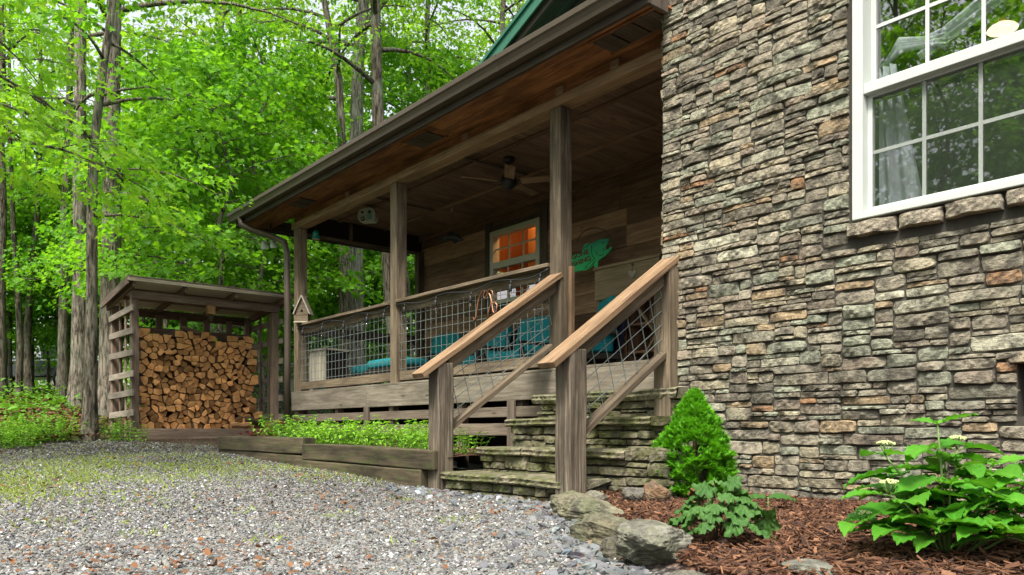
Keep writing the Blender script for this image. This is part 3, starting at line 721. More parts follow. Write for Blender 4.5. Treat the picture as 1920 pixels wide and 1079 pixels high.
# ------------------------------------------------------------------ stone steps
steps = empty('stone_steps', (-4.2, 3.4, 0), 0, 'mossy stacked stone steps rising from the gravel to the porch', 'steps')
SL = -4.97
TI = [(3.45, 4.75, .165, -3.56), (3.80, 4.75, .352, -3.42), (4.10, 4.75, .58, -3.46), (4.40, 4.675, .785, -3.46)]   # front y, back, top z, right end
def stepcol(rng, x, y):
    c = rng.choice([(.155, .135, .088), (.12, .107, .07), (.18, .158, .108), (.14, .125, .075)]); f = rng.uniform(.85, 1.15); return tuple(k * f for k in c)
def steploc(o): o.location = -Vector(steps.location); return o
rng = random.Random(21); zb = -.06
for i, (y0, y1, z1, xr) in enumerate(TI):
    z0 = -.06 if i < 2 else TI[i - 1][2] - .02
    tk = .062 if i < 3 else .08
    fr = stones(pack(xr - SL - .02, z1 - tk - z0, (.11, .30), (.042, .085), rng), (SL + .01, y0 + .035, z0), (1, 0, 0), (0, 0, 1), (0, -1, 0), rng, (.02, .045), .003, stepcol)
    rs = stones(pack(y1 - y0 - .06, z1 - tk - z0, (.07, .18), (.05, .085), rng), (xr - .045, y0 + .05, z0), (0, 1, 0), (0, 0, 1), (1, 0, 0), rng, (.02, .04), .003, stepcol)
    lsd = stones(pack(y1 - y0 - .06, z1 - tk - z0, (.07, .18), (.05, .085), rng), (SL + .045, y1, z0), (0, -1, 0), (0, 0, 1), (-1, 0, 0), rng, (.02, .04), .003, stepcol)
    V = np.concatenate([fr[0], rs[0], lsd[0]]); Fc = np.concatenate([fr[1], rs[1] + len(fr[0]), lsd[1] + len(fr[0]) + len(rs[0])]); Cc = np.concatenate([fr[2], rs[2], lsd[2]])
    ri = steploc(link('riser', np_mesh('riser', V, Fc, M['mossstone'], col=Cc), steps))
    o = MB().box(SL + .03, xr - .03, y0 + .05, y1, z0 - .1, z1 - .012).build('riser_core', M['mortar'], ri)
    # tread: two or three thick flagstones with rough broken edges
    n = (2, 3, 2, 3)[i]; e = [SL - .03] + [SL + (xr - SL) * k / n + rng.uniform(-.1, .1) for k in range(1, n)] + [xr + .02]
    TV, TF, TC, b0 = [], [], [], 0
    for a, b in zip(e[:-1], e[1:]):
        nu, nv = 26, 10
        c = stepcol(rng, 0, 0); c = tuple(k * 1.15 for k in c); ph = rng.uniform(0, 9)
        yb = (TI[i + 1][0] + .08) if i < 3 else y1
        us = np.linspace(a + .006, b - .006, nu); prof = [(yb, z1), (y0 + .12, z1), (y0 + .05, z1 + .001), (y0 - .012, z1 - .004), (y0 - .03, z1 - .016), (y0 - .022, z1 - .035), (y0 - .03, z1 - .05), (y0 - .015, z1 - tk), (y0 + .06, z1 - tk - .004), (y0 + .1, z1 - tk - .004)]
        P = np.zeros((nu, nv, 3))
        for ui, uu in enumerate(us):
            wv = .012 * math.sin(uu * 9 + ph) + .008 * math.sin(uu * 23 + ph * 2) + rng.uniform(-.006, .006)
            for vi, (yy, zz) in enumerate(prof):
                k = 1 if 3 <= vi <= 7 else 0
                P[ui, vi] = (uu + (.004 * math.sin(zz * 300) if k else 0), yy + (wv + rng.uniform(-.005, .005)) * k, zz + rng.uniform(-.002, .002) + .004 * math.sin(uu * 6 + ph))
        ii = np.arange(nu * nv).reshape(nu, nv) + b0
        TV.append(P.reshape(-1, 3)); TF.append(np.stack([ii[:-1, :-1], ii[1:, :-1], ii[1:, 1:], ii[:-1, 1:]], -1).reshape(-1, 4)[:, ::-1]); TC.append(np.tile(c, (nu * nv, 1))); b0 += nu * nv
        for k, sgn in ((0, 1), (nu - 1, -1)): TF.append(np.array([[ii[k, 0], ii[k, 1], ii[k, 8], ii[k, 9]], [ii[k, 1], ii[k, 3], ii[k, 7], ii[k, 8]]]))
    steploc(link('tread', np_mesh('tread', np.concatenate(TV), np.concatenate(TF), M['mossstone'], col=np.concatenate(TC)), steps))
ck = stones(pack(.38, .43, (.11, .28), (.045, .1), rng), (-3.50, 3.86, -.05), (1, 0, 0), (0, 0, 1), (0, -1, 0), rng, (.02, .05), .003, stepcol)
ck2 = stones(pack(.62, .40, (.08, .2), (.05, .1), rng), (-3.14, 3.88, -.05), (0, 1, 0), (0, 0, 1), (1, 0, 0), rng, (.02, .05), .003, stepcol)
cko = steploc(link('cheek_wall', np_mesh('cheek_wall', np.concatenate([ck[0], ck2[0]]), np.concatenate([ck[1], ck2[1] + len(ck[0])]), M['mossstone'], col=np.concatenate([ck[2], ck2[2]])), steps))
MB().box(-3.46, -3.14, 3.87, 4.46, -.1, .36).build('cheek_core', M['mortar'], cko)

# stair railings
def stair_rail(X, n_base, n_top, y_top, z_top, lower_post, upper_post, label):
    t = empty('stair_railing', (X, 3.49, 0), 0, label, 'railing')
    def ad(mb, nm, mat, bv=0): o = mb.build(nm, mat, t, bv); o.location = (-X, -3.49, 0); return o
    ad(MB().beam((X, 3.49, n_base), (X, 3.49, n_top), .145, .145, (0, 1, 0), warp=.0025), 'newel_post', M['newel'], .008)
    if upper_post: ad(MB().beam((X, upper_post[0], upper_post[1]), (X, upper_post[0], upper_post[2]), .145, .145, (0, 1, 0)), 'newel_post', M['post'], .006)
    sl = (z_top - n_top) / (y_top - 3.49); d = Vector((0, 1, sl)).normalized(); up = Vector((0, -d.z, d.y))
    a = Vector((X, 3.49, n_top)) - d * .24; b = Vector((X, y_top, z_top)) + d * .03
    ad(MB().beam(a + up * .025, b + up * .025, .155, .042, up, warp=.003), 'handrail', M['cedar'], .005)
    ad(MB().beam(a + d * .30 - up * .045, b - d * .02 - up * .045, .04, .09, up), 'top_rail', M['rail'], .004)
    a2 = Vector((X, 3.565, lower_post)); b2 = Vector((X, y_top - (.075 if not upper_post else .04), lower_post + sl * (y_top - 3.565 - .05)))
    ad(MB().beam(a2, b2, .09, .04, up), 'bottom_rail', M['rail'], .004)
    w_ = MB(); ytop2 = y_top - .08
    H0 = (n_top - .09 + sl * .075) - lower_post; L = (ytop2 - 3.565)
    # long wires run with the slope, cross wires lean back across it
    for k in range(1, 5):
        p = a2 + Vector((0, 0, H0 * k / 5 + .01)); w_.tube([p, p + Vector((0, L, sl * L))], WT, 5, .5, caps=False)
    k = -3
    while k * .115 < L + .2:
        y0 = 3.565 + k * .115; lean = -.24
        s0, s1 = 0.0, 1.0
        p = Vector((X, y0, lower_post + sl * (y0 - 3.565))); q = Vector((X, y0 + lean * H0, p.z + H0 + sl * lean * H0))
        y_lo, y_hi = 3.565, ytop2 + .03
        def cl(p, q):
            dy = q.y - p.y; t0, t1 = 0, 1
            for lim, sgn in ((y_lo, 1), (y_hi, -1)):
                fp = (p.y - lim) * sgn; fq = (q.y - lim) * sgn
                if fp < 0 and fq < 0: return None
                if fp < 0: t0 = max(t0, fp / (fp - fq))
                if fq < 0: t1 = min(t1, fp / (fp - fq))
            return (p.lerp(q, t0), p.lerp(q, t1)) if t1 > t0 + .02 else None
        r_ = cl(p, q)
        if r_: w_.tube(r_, WT, 5, .5, caps=False)
        k += 1
    ad(w_, 'wire_panel', M['wire'])
    return t
stair_rail(-5.06, -.25, 1.01, 4.72, 1.815, .50, None, 'sloping stair railing running up to the middle porch post')
stair_rail(-3.60, -.25, 1.00, 4.50, 1.69, .46, (4.46, -.1, 1.66), 'sloping stair railing ending at a post against the stone wall')

# ------------------------------------------------------------------ planter
pln = empty('planter_bed', (-7, 3.4, 0), 0, 'low planter of weathered timbers along the front of the porch', 'planter')
def pad(mb, nm, mat, bv=.01): o = mb.build(nm, mat, pln, bv); o.location = (7, -3.4, 0); return o
pad(MB().beam((-9.72, 3.47, .335), (-7.32, 3.45, .330), .14, .165, tint=.7, warp=.004), 'timber', M['timber']); pad(MB().beam((-9.72, 3.49, .18), (-7.30, 3.46, .155), .15, .15, tint=.5), 'timber', M['timber'])
pad(MB().beam((-7.30, 3.44, .275), (-4.99, 3.44, .255), .15, .155, tint=.5, warp=.005), 'timber', M['timber']); pad(MB().beam((-7.28, 3.44, .115), (-5.16, 3.44, .095), .16, .15, tint=.8, warp=.004), 'timber', M['timber'])
pad(MB().beam((-9.79, 3.42, .33), (-9.79, 4.6, .33), .14, .16, tint=.5), 'timber', M['timber']); pad(MB().beam((-9.79, 3.44, .17), (-9.79, 4.6, .17), .14, .15, tint=.3), 'timber', M['timber'])
so_ = sheet(lambda u, v: (-9.72 + 4.74 * u, 3.5 + 1.22 * v, .33 - .06 * u + .015 * math.sin(u * 40) * math.sin(v * 9) + .02 * v), 40, 12, 'soil', plain('planter_soil', (.075, .04, .025), .95, .1, nz=.6, scale=40, bump=.8)); o = link('soil', so_, pln); o.location = (7, -3.4, 0)

# ------------------------------------------------------------------ leaves and trees
MAPLE = np.array([(0, 0), (.10, .10), (.34, .02), (.30, .22), (.55, .36), (.34, .46), (.30, .68), (.14, .62), (0, 1), (-.14, .62), (-.30, .68), (-.34, .46), (-.55, .36), (-.30, .22), (-.34, .02), (-.10, .10)])
OAK = np.array([(0, 0), (.12, .2), (.30, .42), (.20, .58), (.26, .78), (0, 1), (-.26, .78), (-.20, .58), (-.30, .42), (-.12, .2)])
LOBED = np.array([(0, 0), (.05, .16), (.24, .30), (.09, .38), (.32, .56), (.11, .62), (.24, .82), (.08, .84), (0, 1), (-.08, .84), (-.24, .82), (-.11, .62), (-.32, .56), (-.09, .38), (-.24, .30), (-.05, .16)])
OVAL = np.array([(0, 0), (.22, .25), (.25, .55), (0, 1), (-.25, .55), (-.22, .25)])
DIAM = np.array([(0, 0), (.25, .45), (0, 1), (-.25, .45)])
def unit(a): return a / np.maximum(np.linalg.norm(a, axis=-1, keepdims=True), 1e-9)
def leaf_arrays(P, D, N, size, shape, fold=.25, droop=.25):
    D = unit(D); Sd = unit(np.cross(D, N)); N = np.cross(Sd, D)
    x = shape[:, 0]; y = shape[:, 1]; k = len(shape)
    z = fold * np.abs(x) - droop * y ** 2
    V = P[:, None, :] + size[:, None, None] * (x[None, :, None] * Sd[:, None, :] + y[None, :, None] * D[:, None, :] + z[None, :, None] * N[:, None, :])
    return V.reshape(-1, 3), np.arange(len(P) * k).reshape(len(P), k)
def leaf_mesh(name, P, D, N, size, shape, mat, fold=.25, droop=.25, tint=None):
    V, F = leaf_arrays(P, D, N, size, shape, fold, droop)
    t = NP.random(len(P)) if tint is None else tint
    return np_mesh(name, V, F, mat, tint=np.repeat(t, len(shape)))
RIGHT = Vector((.640, .768, 0))
def tree_mesh(seed, H, d0, h0, nb, blen, nl, sr, ls, shape, mat, barkm, path=None, lean=(0, 0), rise=.30, ns=6, twig=True, top=.8, wob=.10, extra=()):
    """returns trunk mesh, crown mesh; path: list of (offset sideways, height) for a surveyed trunk"""
    rg = random.Random(seed); g = np.random.default_rng(seed); mb = MB()
    if path: pts = [RIGHT * o + Vector((0, 0, z)) for (o, z) in path]
    else:
        pts = []; n = 9
        for k in range(n + 1):
            q = k / n; pts.append(Vector((lean[0] * q ** 1.4 + rg.uniform(-wob, wob) * q, lean[1] * q ** 1.4 + rg.uniform(-wob, wob) * q, H * q)))
    H = pts[-1].z
    fine = []
    for a, b in zip(pts[:-1], pts[1:]):
        for k in range(3): fine.append(a.lerp(b, k / 3))
    fine.append(pts[-1]); fine.insert(0, fine[0] - Vector((0, 0, .4)))
    rad = []
    for p in fine:
        q = max(0, p.z / H); f = (1 - q * .75); fl = 1 + .55 * math.exp(-max(p.z, 0) / (.9 * d0 + .1)); rad.append(d0 / 2 * f * fl * rg.uniform(.96, 1.04))
    mb.tube(fine, rad, 12)
    def at(z):
        for a, b in zip(fine[:-1], fine[1:]):
            if a.z <= z <= b.z: return a.lerp(b, (z - a.z) / max(1e-6, b.z - a.z))
        return fine[-1]
    PP, DD, NN = [], [], []
    az0 = rg.uniform(0, 6.28)
    TT = []
    for i in range(nb + len(extra)):
        q = (i + rg.random()) / nb if i < nb else .5; z = h0 + (H - h0) * q ** .9; az = az0 + i * 2.4 + rg.uniform(-.5, .5)
        L = blen * (1 - .75 * q ** 1.6) * rg.uniform(.65, 1.15); st = at(z); o = Vector((math.cos(az), math.sin(az), 0)); sd = Vector((-o.y, o.x, 0))
        cur = rg.uniform(-.25, .25); br = []
        rs = rise * rg.uniform(.4, 1.7) + .5 * q
        if i >= nb:
            z, ox, od, L, rs = extra[i - nb]; st = at(z); o = (RIGHT * ox + Vector((-.768, .640, 0)) * od).normalized(); sd = Vector((-o.y, o.x, 0))
        for k in range(6):
            t = k / 5; br.append(st + o * (L * t) + sd * (cur * L * t * t) + Vector((0, 0, L * (rs * t - .42 * t ** 2.2))))
        r0 = max(.008, d0 * .16 * (1 - .6 * q)); mb.tube(br, [r0 * (1 - .85 * k / 5) + .002 for k in range(6)], 5)
        for j in range(ns):
            t = .28 + .75 * (j + rg.random() * .6) / ns; t = min(t, 1.02); k = min(int(t * 5), 4); b = br[k].lerp(br[k + 1], t * 5 - k)
            s = (1 if j % 2 else -1) * (1 - .55 * t) * L * .42 * rg.uniform(.3, 1.1)
            c = b + sd * s + o * abs(s) * .5 + Vector((0, 0, -.10 * abs(s) + rg.uniform(-.1, .16)))
            if twig and abs(s) > .12: mb.tube([b, b.lerp(c, .5) + Vector((0, 0, .04)), c], [.007, .005, .003], 4)
            n = int(nl * rg.uniform(.6, 1.35)); R_ = sr * rg.uniform(.7, 1.25)
            r = R_ * np.sqrt(g.random(n)); th = g.random(n) * 6.28
            lx, ly = r * np.cos(th), r * np.sin(th); tilt = g.normal(0, .22, 2)
            outv = np.array((c - Vector((st.x, st.y, c.z))).normalized()) if (c - st).length > .05 else np.array((1, 0, 0))
            pos = np.array(c) + np.stack([lx, ly, -.28 * (lx * outv[0] + ly * outv[1]) + tilt[0] * lx + tilt[1] * ly + g.normal(0, .07, n) - .22 * r], -1)
            dr = np.stack([lx, ly, np.zeros(n)], -1) / max(R_, .01) + outv * .7 + g.normal(0, .5, (n, 3)); dr[:, 2] -= .45
            nn = np.stack([g.normal(0, .42, n), g.normal(0, .42, n), np.ones(n)], -1)
            PP.append(pos); DD.append(dr); NN.append(nn); TT.append(np.clip(.62 * g.random() + .38 * g.random(n), 0, 1))
    P = np.concatenate(PP); D = np.concatenate(DD); N = np.concatenate(NN)
    sz = ls * g.uniform(.6, 1.25, len(P))
    return mb.mesh('trunk', M[barkm]), leaf_mesh('crown', P, D, N, sz, shape, M[mat], tint=np.concatenate(TT))
def plant_tree(name, meshes, X, Y, label, cat='tree', group=None, sc=1.0, rz=0.0, scz=None):
    t = empty(name, (X, Y, float(gz(X, Y)) - .02), rz, label, cat, group); t.scale = (sc, sc, scz or sc)
    link('trunk', meshes[0], t); link('crown', meshes[1], t); return t
K = []
def key(name, x, D, *a, label=None, dz=0, **kw):
    X, Y = px(x, D); plant_tree(name, tree_mesh(*a, **kw), X, Y, label, group='surveyed trees of the woods')
GRP = 'trees of the woods beside the cabin'
key('maple_tree', 168, 10.4, 101, 8, .17, 3.6, 22, 2.0, 34, .42, .10, MAPLE, 'maple', 'bark', path=[(0, 0), (.01, .8), (.03, 2), (.03, 3.2), (.06, 4.0), (.17, 4.9), (.30, 5.8), (.34, 6.8), (.5, 8.2), (.6, 9.5)], extra=((3.0, 1, -.06, 1.9, .10), (3.3, 1, -.25, 1.5, .05), (3.6, 1, .1, 1.8, .18), (4.6, 1, -.1, 1.6, .3)), label='slender tree with furrowed grey bark standing in front of the woodshed corner')
key('oak_tree', 207, 14.0, 102, 15, .38, 6.0, 18, 3.4, 34, .55, .12, OAK, 'oak', 'bark', path=[(0, 0), (.0, 2), (.03, 4), (.03, 6), (.08, 8), (.1, 11), (.2, 15)], label='thick mossy trunk rising directly behind the left end of the woodshed')
key('oak_tree', 149, 17.0, 103, 16, .36, 6.5, 13, 3.2, 34, .55, .12, OAK, 'oak', 'bark', path=[(0, 0), (.02, 3), (.0, 6), (.05, 10), (.1, 16)], label='broad dark trunk with flaring roots just left of the slender furrowed tree')
key('oak_tree', 117, 20.5, 104, 15, .27, 5.5, 11, 2.6, 34, .5, .12, OAK, 'oak', 'bark', lean=(.3, .3), label='straight grey trunk in front of the tail of the dark truck')
key('oak_tree', 56, 22, 105, 13, .22, 6, 10, 2.6, 34, .5, .12, OAK, 'oak', 'barkdark', path=[(0, 0), (-.08, 1.5), (.0, 3), (.2, 5), (.3, 8), (.3, 13)], label='dark thin trunk in front of the middle of the dark truck')
key('oak_tree', 34, 21, 106, 12, .18, 5, 10, 2.4, 34, .5, .12, OAK, 'oak', 'barkdark', path=[(0, 0), (.06, 1.5), (-.02, 3), (-.15, 5), (-.25, 8), (-.2, 12)], label='dark thin trunk leaning apart from its neighbour near the front of the truck')
key('oak_tree', 0, 19, 107, 14, .28, 5, 12, 2.8, 34, .5, .12, OAK, 'oak', 'barkdark', lean=(-.2, .1), label='dark trunk cut by the photo\'s left edge')
key('oak_tree', 402, 19, 108, 15, .28, 5, 15, 2.8, 36, .5, .12, OAK, 'oak', 'barkpale', lean=(.1, .2), label='pale trunk rising behind the middle of the woodshed roof')
key('oak_tree', 447, 21.5, 109, 14, .34, 5, 15, 3, 36, .5, .12, OAK, 'oak', 'barkdark', lean=(.2, -.1), label='dark trunk rising behind the right half of the woodshed roof')
key('oak_tree', 667, 17.3, 110, 17, .42, 8, 26, 3.2, 34, .55, .12, OAK, 'oak', 'barkpale', path=[(0, 0), (.0, 2.5), (-.02, 5), (.05, 8), (.28, 10.5), (.4, 17)], label='pale lichened trunk seen through the porch opening')
key('oak_tree', 748, 15.2, 111, 15, .34, 6.6, 22, 2.4, 34, .5, .11, OAK, 'oak', 'barkdark', path=[(0, 0), (-.1, 2), (-.25, 4), (-.42, 6.3), (-.45, 8), (-.5, 9.5), (-.5, 15)], label='dark rough trunk standing up above the middle of the gutter')
key('oak_tree', 648, 16.6, 112, 12, .30, 6.8, 16, 2.6, 34, .5, .11, OAK, 'oak', 'bark', path=[(0, 0), (-.02, 3), (-.08, 6), (-.15, 7.4), (-.38, 8.6), (-.6, 9.8), (-.7, 12)], label='bent grey trunk that forks left beside the dark rough trunk')
key('oak_tree', 812, 19, 113, 14, .26, 7, 20, 2.4, 34, .5, .11, OAK, 'oak', 'bark', lean=(-.2, -.15), label='thin trunk showing above the gutter between the dark trunk and the green gable')
key('oak_tree', 945, 22, 114, 17, .3, 8, 22, 2.8, 36, .55, .12, OAK, 'oak', 'barkdark', label='dark trunk right beside the green gable edge')
# understorey maples: four built, the rest copies
UL_ = [tree_mesh(204, 6.4, .11, 2.0, 24, 2.4, 36, .42, .115, MAPLE, 'maple', 'barkdark', wob=.25, ns=6), tree_mesh(205, 7.6, .12, 2.3, 24, 2.6, 36, .45, .12, MAPLE, 'maple', 'bark', wob=.3, ns=6)]
UV_ = [tree_mesh(201, 6.4, .11, 1.1, 26, 2.5, 40, .42, .115, MAPLE, 'maple', 'barkdark', wob=.25, ns=6),
       tree_mesh(202, 7.6, .13, 1.5, 28, 2.8, 40, .45, .12, MAPLE, 'maple', 'bark', wob=.3, ns=6),
       tree_mesh(203, 5.2, .09, .8, 24, 2.3, 40, .40, .11, MAPLE, 'maple', 'barkdark', wob=.25, ns=6)]
CV_ = [tree_mesh(211, 15, .30, 3.0, 40, 3.6, 44, .62, .15, OAK, 'oak', 'bark', twig=False),
       tree_mesh(212, 17, .34, 4.0, 40, 3.8, 44, .62, .15, OAK, 'oak', 'barkpale', twig=False),
       tree_mesh(213, 13, .24, 2.0, 40, 3.2, 44, .6, .15, OAK, 'oak', 'barkdark', twig=False)]
YV_ = tree_mesh(221, 6.8, .14, 2.4, 28, 2.5, 34, .42, .125, LOBED, 'yellowleaf', 'bark', ns=6)
ORD = 'first second third fourth fifth sixth seventh eighth ninth tenth eleventh twelfth thirteenth fourteenth fifteenth sixteenth seventeenth eighteenth nineteenth twentieth twenty-first twenty-second twenty-third twenty-fourth twenty-fifth twenty-sixth twenty-seventh twenty-eighth twenty-ninth thirtieth thirty-first thirty-second'.split()
X, Y = px(-215, 6.6); plant_tree('oak_tree', YV_, X, Y, 'young oak with yellow green leaves reaching in over the gravel', group=GRP)
X, Y = px(440, 20.5); plant_tree('oak_tree', YV_, X, Y, 'sunlit yellow green oak crown high above the woodshed', group=GRP, sc=1.7, rz=1.5)
US = [(415, 14.3, 0, 1.05, .4), (305, 15.6, 1, .9, 2.), (490, 15.8, 1, 1.0, 3.2), (575, 18.9, 0, 1.0, 5.), (630, 20.5, 2, 1.2, .2), (262, 18.5, 0, 1.0, 2.6), (10, 24.5, 1, .95, 1.9),
      (110, 23.5, 0, 1.0, 4.), (365, 18.5, 1, 1.05, 5.5), (528, 21.5, 1, 1.1, .9), (705, 20.6, 0, 1.1, 3.), (770, 18.5, 1, 1.15, 1.2), (845, 20.5, 1, 1.2, 4.4), (180, 22.5, 2, 1.3, .3), (-80, 22, 1, 1., 3.), (690, 23.6, 2, 1.1, 5.2), (60, 25.5, 2, 1.2, 2.2), (130, 26, 1, 1.1, 4.), (-15, 27, 0, 1.2, 1.), (225, 27, 2, 1.3, .5), (90, 29, 0, 1.2, 3.3), (20, 24, 2, 1.1, .7), (165, 24.5, 2, 1.15, 2.9), (285, 25.5, 1, 1.1, 1.2), (345, 27, 0, 1.2, 5.), (-70, 25.5, 2, 1.2, 4.), (420, 26, 2, 1.2, 2.1)]
for k, (x, D, v, sc, rz) in enumerate(sorted(US)):
    X, Y = px(x, D); plant_tree('maple_sapling', UV_[v] if x > 480 or D > 25 else UL_[v % 2], X, Y, 'leafy understorey maple, %s from the photo\'s left among the young maples' % ORD[k], group='understorey maples of the woods', sc=sc, rz=rz)
rg = random.Random(77); FAR = []
tries = 0
while len(FAR) < 30 and tries < 4000:
    tries += 1; D = rg.uniform(22, 50); t = rg.uniform(-.95, .28); X = .640 * t * D - .768 * D; Y = .768 * t * D + .640 * D
    if -12 < X and Y > 3: continue
    if t < -.35 and D < 37: continue
    if all((X - a) ** 2 + (Y - b) ** 2 > 2.6 ** 2 for a, b, *_ in FAR): FAR.append((X, Y, t, D))
for k, (X, Y, t, D) in enumerate(sorted(FAR, key=lambda q: q[3])):
    plant_tree('forest_tree', CV_[k % 3] if k % 4 else UV_[k % 3], X, Y, 'tall forest tree standing behind the surveyed trunks in the distant rows', group='distant forest trees behind the young maples', sc=rg.uniform(.75, 1.1) * (1 if k % 4 else 1.5), rz=rg.uniform(0, 6.28))
# trees across the yard that the big window mirrors
for k, (X, Y, v, sc) in enumerate([(-9, -11, 0, .9), (-5.0, -12.5, 2, 1.0), (-12.5, -14, 1, 1.0), (-1.5, -14.5, 2, .9), (-7.5, -18, 1, 1.1), (-15, -9, 2, 1.0), (-3.5, -20, 0, 1.1), (-18, -16, 0, 1.1), (1.5, -19, 1, 1.), (-6.5, -7.5, 4, 1.15), (-3.6, -9.0, 3, 1.2), (-9.5, -8.0, 3, 1.1), (-5.2, -9.8, 5, 1.5), (-1.8, -10.5, 4, 1.2)]):
    plant_tree('forest_tree', (CV_ + UV_)[v], X, Y, 'tree across the yard mirrored in the large white window', group='trees mirrored in the window', sc=sc, rz=k * 1.3)
# far woodland that reads as one mass
n = 16000; g = np.random.default_rng(5)
D = g.uniform(46, 66, n); t = g.uniform(-1.1, .4, n); Xf = .640 * t * D - .768 * D; Yf = .768 * t * D + .640 * D
zf = gz(Xf, Yf) + 13 * g.random(n) ** 1.25 * (.55 + .45 * np.sin(Xf * .55) * np.sin(Yf * .6 + 1))
P = np.stack([Xf, Yf, zf], -1)
me = leaf_mesh('far_woodland', P, g.normal(0, 1, (n, 3)), np.stack([g.normal(0, .5, n), g.normal(0, .5, n), np.ones(n)], -1), g.uniform(.35, .75, n), OVAL, M['oak'])
tag(link('far_woodland', me), 'far wood of pale green leaves closing the view', None, None, 'stuff')

# ------------------------------------------------------------------ woodland floor
def scatter(n, fn, rg):
    P = []
    while len(P) < n:
        m = n * 3; D, t = fn(m, rg); X = .640 * t * D - .768 * D; Y = .768 * t * D + .640 * D
        P.append(np.stack([X, Y], -1))
        if len(P) > 40: break
    return np.concatenate(P)
g = np.random.default_rng(31)
def woods_floor(m, lo, hi): 
    D = lo * (hi / lo) ** g.random(m); t = g.uniform(-.78, .1, m); X = .640 * t * D - .768 * D; Y = .768 * t * D + .640 * D
    return X, Y
X, Y = woods_floor(26000, 9.5, 30); k = ((X < -11.0 + .4 * np.sin(Y * 2)) | ((Y > 5.2) & (X < -10.7))) & ~((X > -13.1) & (Y > 2.5) & (Y < 5.2)); X, Y = X[k], Y[k]; n = len(X)
me = leaf_mesh('fallen_leaves', np.stack([X, Y, gz(X, Y) + .05 + .03 * g.random(n)], -1), np.stack([g.normal(0, 1, n), g.normal(0, 1, n), g.normal(0, .25, n)], -1), np.stack([g.normal(0, .35, n), g.normal(0, .35, n), np.ones(n)], -1), g.uniform(.06, .13, n), OAK, M['litterfloor'], .3, -.15)
tag(link('fallen_leaves', me), 'brown fallen leaves carpeting the floor of the woods', kind='stuff')
X, Y = woods_floor(16000, 10, 34); den = np.sin(X * 1.1) * np.sin(Y * 1.4 + X * .3); k = ((X < -11.6) & (den + .012 * (-X - 11) > .62) & ~((X > -13.2) & (Y > 2.6) & (Y < 5.2))) | ((X < -16.5) & (X > -30)); X, Y = X[k], Y[k]; n = len(X)
me = leaf_mesh('undergrowth', np.stack([X, Y, gz(X, Y) + .05 + .35 * g.random(n) ** 2 * (1 + .5 * np.sin(X * 2 + Y))], -1), np.stack([g.normal(0, 1, n), g.normal(0, 1, n), g.normal(.3, .4, n)], -1), np.stack([g.normal(0, .5, n), g.normal(0, .5, n), np.ones(n)], -1), g.uniform(.06, .15, n), OVAL, M['floorgreen'])
tag(link('undergrowth', me), 'low green undergrowth growing through the leaf litter', kind='stuff')

# ------------------------------------------------------------------ gravel
import bmesh
def ico_arr(sub):
    b = bmesh.new(); bmesh.ops.create_icosphere(b, subdivisions=sub, radius=1); b.verts.ensure_lookup_table()
    V = np.array([v.co[:] for v in b.verts]); F = np.array([[v.index for v in f.verts] for f in b.faces]); b.free(); return V, F
IV, IF = ico_arr(1); IV2, IF2 = ico_arr(2)
def pebbles(X, Y, Z, size, flat, cols, name, mat, hi=False):
    V0, F0 = (IV2, IF2) if hi else (IV, IF); n = len(X); m = len(V0)
    V = V0[None] * (1 + g.normal(0, .17, (n, m, 1)))
    sc = np.stack([size * g.uniform(.75, 1.3, n), size * g.uniform(.6, 1.0, n), size * flat], -1); V = V * sc[:, None, :]
    th = g.random(n) * 6.28; c, s = np.cos(th), np.sin(th); tx, ty = g.normal(0, .28, n), g.normal(0, .28, n)
    x = V[..., 0] * c[:, None] - V[..., 1] * s[:, None]; y = V[..., 0] * s[:, None] + V[..., 1] * c[:, None]; z = V[..., 2] + x * tx[:, None] + y * ty[:, None]
    P = np.stack([x + X[:, None], y + Y[:, None], z + Z[:, None]], -1).reshape(-1, 3)
    F = (F0[None] + (np.arange(n) * m)[:, None, None]).reshape(-1, 3)
    return np_mesh(name, P, F, mat, col=np.repeat(cols, m, 0))
def pebmat():
    s = NT('pebble_stone'); tc = s.n('ShaderNodeTexCoord').outputs['Object']; n = s.noise(tc, 130, 3, .6)
    vm = s.n('ShaderNodeVectorMath', operation='SCALE'); s.l(s.attr('col').outputs['Color'], vm.inputs[0]); s.l(s.math('ADD', s.math('MULTIPLY', n.outputs[0], .8), .6), vm.inputs['Scale'])
    return s.done(vm.outputs[0], .8, .3)
M['pebble'] = pebmat()
def graycol(n, lo=.035, hi=.27):
    v = lo + (hi - lo) * g.beta(2.0, 2.6, n); c = v[:, None] * np.array((1.0, .985, .93)) * (1 + g.normal(0, .035, (n, 3)))
    k = g.random(n); c[k < .07] *= np.array((1.1, .8, .55)); c[(k > .07) & (k < .12)] *= np.array((.9, 1, 1.12)); c[k > .94] *= 1.25; c[k > .97] = .42
    return c
def yard(m, lo, hi, tl=-.76, tr=.42):
    D = lo * (hi / lo) ** g.random(m); t = g.uniform(tl, tr, m); X = .640 * t * D - .768 * D; Y = .768 * t * D + .640 * D; return X, Y, D
def ok_gravel(X, Y):
    return (X > -11.2 + .5 * np.sin(Y * 1.9)) & ~((Y > bedline(X) - .05) & (X > -3.72)) & ~((Y > 3.38) & (X > -9.9)) & ~((Y > 5.0)) 
X, Y, D = yard(300000, 2.2, 12.5); k = ok_gravel(X, Y); X, Y, D = X[k], Y[k], D[k]; n = len(X)
keep = g.random(n) < np.clip(1 - .10 * (-X - 6.5), .25, 1); X, Y, D = X[keep], Y[keep], D[keep]; n = len(X)
sz = g.gamma(4, .0009, n) + .0016 + .00055 * D
cg = graycol(n) * (1 - .35 * np.clip((3.7 - np.abs(Y - 3.3) * 3 - 0), 0, 1) * ((X > -9) & (X < -4)) * g.random(n))[:, None] if True else None
